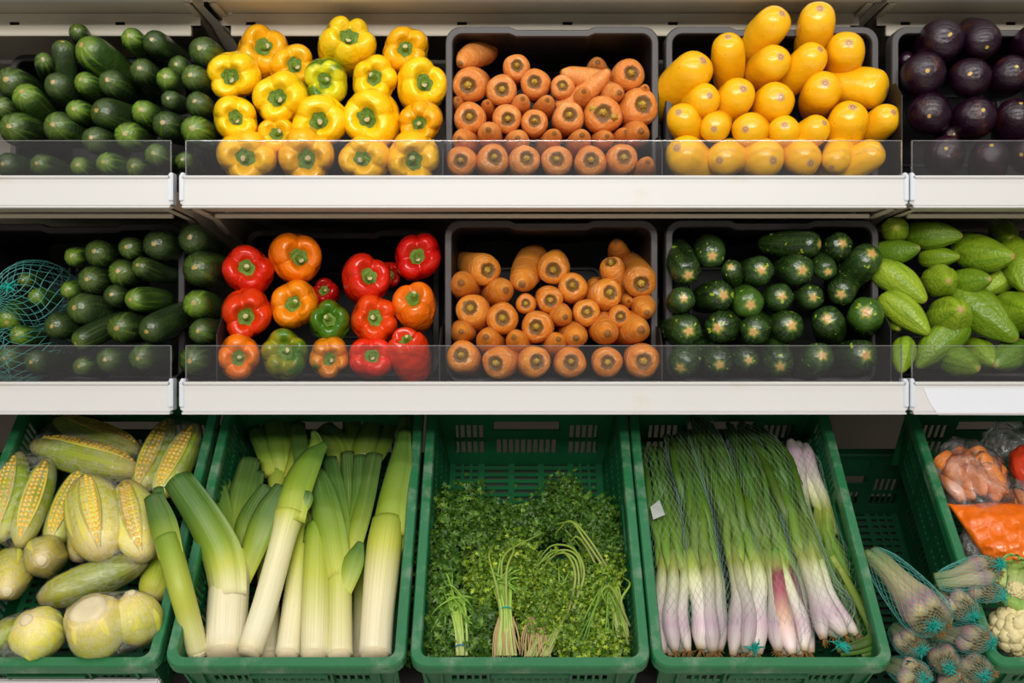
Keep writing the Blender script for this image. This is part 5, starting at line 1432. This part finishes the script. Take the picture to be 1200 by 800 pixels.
# ------------------------------------------------------------------ last crate: bags and cauliflower
def blob(center, ax3, seed, amp=0.12, n=26, m=40, mat='bag', name='bag', parent=None, fold=6):
    """Crumpled bag: an ellipsoid spanned by three vectors with pinched folds."""
    rr = np.random.RandomState(seed); ph = rr.uniform(0, 6.28, (10,)); fr = rr.randint(2, fold + 3, (10,)); v = []
    for i in range(n + 1):
        th = math.pi * i / n
        for j in range(m):
            a = 2 * math.pi * j / m
            q = 1 + amp * sum(math.sin(fr[k] * a + ph[k] + 2.2 * math.sin(fr[(k + 3) % 10] * th + ph[k])) / (2 + k * 0.5) for k in range(6))
            u = Vector(ax3[0]) * (math.sin(th) * math.cos(a)) + Vector(ax3[1]) * (math.sin(th) * math.sin(a)) + Vector(ax3[2]) * math.cos(th)
            v.append(Vector(center) + u * q)
    f = []
    for i in range(n):
        for j in range(m):
            f.append((i * m + j, (i + 1) * m + j, (i + 1) * m + (j + 1) % m, i * m + (j + 1) % m))
    return link(name, mesh_of(name, v, f, M[mat]), parent)
XA = Vector((1, 0, 0))
def bag_of_carrots(label, c, ex, eu, en, n, seed):
    rr = random.Random(seed); root = empty('carrot_bag'); root.location = c
    for i in range(n):
        o = link('carrot', CART[i % 4], root)
        p = XA * (ex * rr.uniform(-0.5, 0.5)) + UA * (eu * rr.uniform(-0.55, -0.05)) + NA * (en * rr.uniform(-0.1, 0.5))
        d = (UA * -1.0 + XA * rr.uniform(-0.7, 0.7) + NA * rr.uniform(-0.1, 0.3)).normalized()
        o.matrix_local = Matrix.Translation(p) @ orient(d, rr.uniform(0, 6)) @ Matrix.Diagonal((0.016, 0.016, 0.0125, 1))
        cc = srgb(rr.choice(('#d97a30', '#e0884a', '#d06c28'))); o.color = (*cc[:3], 1)
    blob(Vector(), (XA * ex, UA * eu, NA * en), seed, 0.10, mat='bag', name='clear_bag', parent=root)
    tag(root, label, 'bag', 'plastic bags in the last green crate')
bag_of_carrots('clear plastic bag of carrots behind the orange bag', D(1139, 562, .02), 0.070, 0.090, 0.05, 11, 51)
bag_of_carrots('clear plastic bag of carrots at the right picture edge', D(1215, 590, .03), 0.050, 0.080, 0.05, 8, 52)
def draped(name, corners, nx, ny, seed, bulge, mat):
    """Crumpled plastic lying over what is below: a thin pillow with a ridged upper side."""
    r = np.random.RandomState(seed); dirs = r.normal(0, 1, (9, 2)) * np.array([9, 7]); ph = r.uniform(0, 6.28, 9); v = []
    for side in (0, 1):
        for i in range(nx + 1):
            for j in range(ny + 1):
                u, w = i / nx, j / ny
                edge = math.sin(math.pi * u) ** 0.4 * math.sin(math.pi * w) ** 0.4 if 0 < i < nx and 0 < j < ny else 0.0
                wob = 3.5 * math.sin(9 * u + ph[0]) * (w - 0.5) + 3.0 * math.sin(7 * w + ph[1])
                x = (corners[0][0] * (1 - u) + corners[1][0] * u) * (1 - w) + (corners[3][0] * (1 - u) + corners[2][0] * u) * w + wob * 0.5
                y = (corners[0][1] * (1 - u) + corners[1][1] * u) * (1 - w) + (corners[3][1] * (1 - u) + corners[2][1] * u) * w + wob
                hgt = sum(abs(math.sin(dirs[k][0] * u + dirs[k][1] * w + ph[k])) / (1 + k * 0.4) for k in range(9)) / 3.2
                v.append(D(x, y, 0.012 - edge * ((bulge + 0.016 * (1 - hgt)) if side == 0 else -0.02)))
    m = (nx + 1) * (ny + 1); f = []
    for i in range(nx):
        for j in range(ny):
            a, b_, c, d = i * (ny + 1) + j, (i + 1) * (ny + 1) + j, (i + 1) * (ny + 1) + j + 1, i * (ny + 1) + j + 1
            f.append((a, b_, c, d)); f.append((m + d, m + c, m + b_, m + a))
    return link(name, mesh_of(name, v, f, M[mat], fix=True))
o = draped('orange_bag', [(1110, 590), (1240, 592), (1235, 664), (1158, 660)], 60, 40, 53, 0.03, 'orangebag'); tag(o, 'shiny orange plastic bag lying over the carrots', 'bag', 'plastic bags in the last green crate')
o = blob(D(1183, 520, .06), (XA * 0.055, UA * 0.045, NA * 0.03), 54, 0.16, mat='bag', name='crumpled_bag'); tag(o, 'empty crumpled clear bag at the back of the crate', 'bag', 'plastic bags in the last green crate')
o = blob(D(1206, 548, .0), (XA * 0.035, UA * 0.05, NA * 0.03), 55, 0.06, mat='redskin', name='red_bag'); tag(o, 'red packet at the right picture edge', 'bag', 'plastic bags in the last green crate')
o = blob(D(1146, 648, .035), (XA * 0.030, UA * 0.055, NA * 0.025), 56, 0.12, mat='bag', name='clear_bag_end'); tag(o, 'loose clear bag end under the orange bag', 'bag', 'plastic bags in the last green crate')

def cauliflower(label, c, R0, seed, leaves=True, lr=None):
    rr = random.Random(seed); root = empty('cauliflower'); root.location = c
    if R0:
        mb = MB()
        for i in range(46):
            z = 1 - 1.25 * (i + 0.5) / 46; a = i * 2.39996
            s = math.sqrt(max(0, 1 - z * z)); d = XA * (s * math.cos(a)) - UA * (s * math.sin(a)) + NA * z
            r = R0 * rr.uniform(0.24, 0.33)
            vv, ff = lathe([(r, 0), (r * 0.72, r * 0.7), (0, r), (-r * 0.7, r * 0.7), (-r, 0)], 12, 9, lambda a_, z_, r_: (r_ * (1 + 0.14 * math.cos(5 * a_ + i)), z_ + 0.1 * r_ * math.cos(4 * a_ + i)))
            q = orient(d, rr.uniform(0, 6)); mb.add([q @ Vector(p) + d * (R0 * 0.78) for p in vv], ff)
        vv, ff = lathe([(R0 * 0.85, 0), (R0 * 0.5, R0 * 0.7), (0, R0 * 0.85), (-R0 * 0.6, R0 * 0.6), (-R0 * 0.85, 0)], 20, 12)
        q = orient(NA, 0); mb.add([q @ Vector(p) for p in vv], ff)
        link('curd', mb.mesh('curd', M['cauli'], smooth=True, fix=False), root)
    if leaves:
        Rl = lr or R0
        for i in range(leaves if isinstance(leaves, int) and leaves > 1 else 7):
            a = 2 * math.pi * i / 7 + rr.uniform(-0.3, 0.3)
            d = XA * math.cos(a) + UA * math.sin(a)
            p = [d * (Rl * 0.4) - NA * Rl * 0.8, d * (Rl * 1.1) - NA * 0.1 * Rl, d * (Rl * 1.25) + NA * Rl * 0.5, d * (Rl * rr.uniform(0.9, 1.5)) + NA * Rl * 0.95]
            v, f, t = strip(p, [Rl * 0.25, Rl * 0.55, Rl * 0.75, Rl * 0.3], 16, 0.4, 0, 1, ref=d * -1 + NA * 0.2)
            v = [x + (NA * rr.uniform(-1, 1) + d * rr.uniform(-1, 1)) * 0.002 for x in v]
            link('leaf', mesh_of('leaf', v, f, M['caulileaf'], t, fix=True), root)
    tag(root, label, 'cauliflower', 'cauliflowers in the last green crate')
cauliflower('pale green leafy cauliflower beside the garlic', D(1190, 692, .02), 0.016, 61, lr=0.040)
cauliflower('yellowish cauliflower head at the front of its crate', D(1190, 738, .045), 0.045, 62, leaves=False)
cauliflower('second cauliflower head low at the right picture edge', D(1212, 765, .085), 0.042, 63, leaves=False)
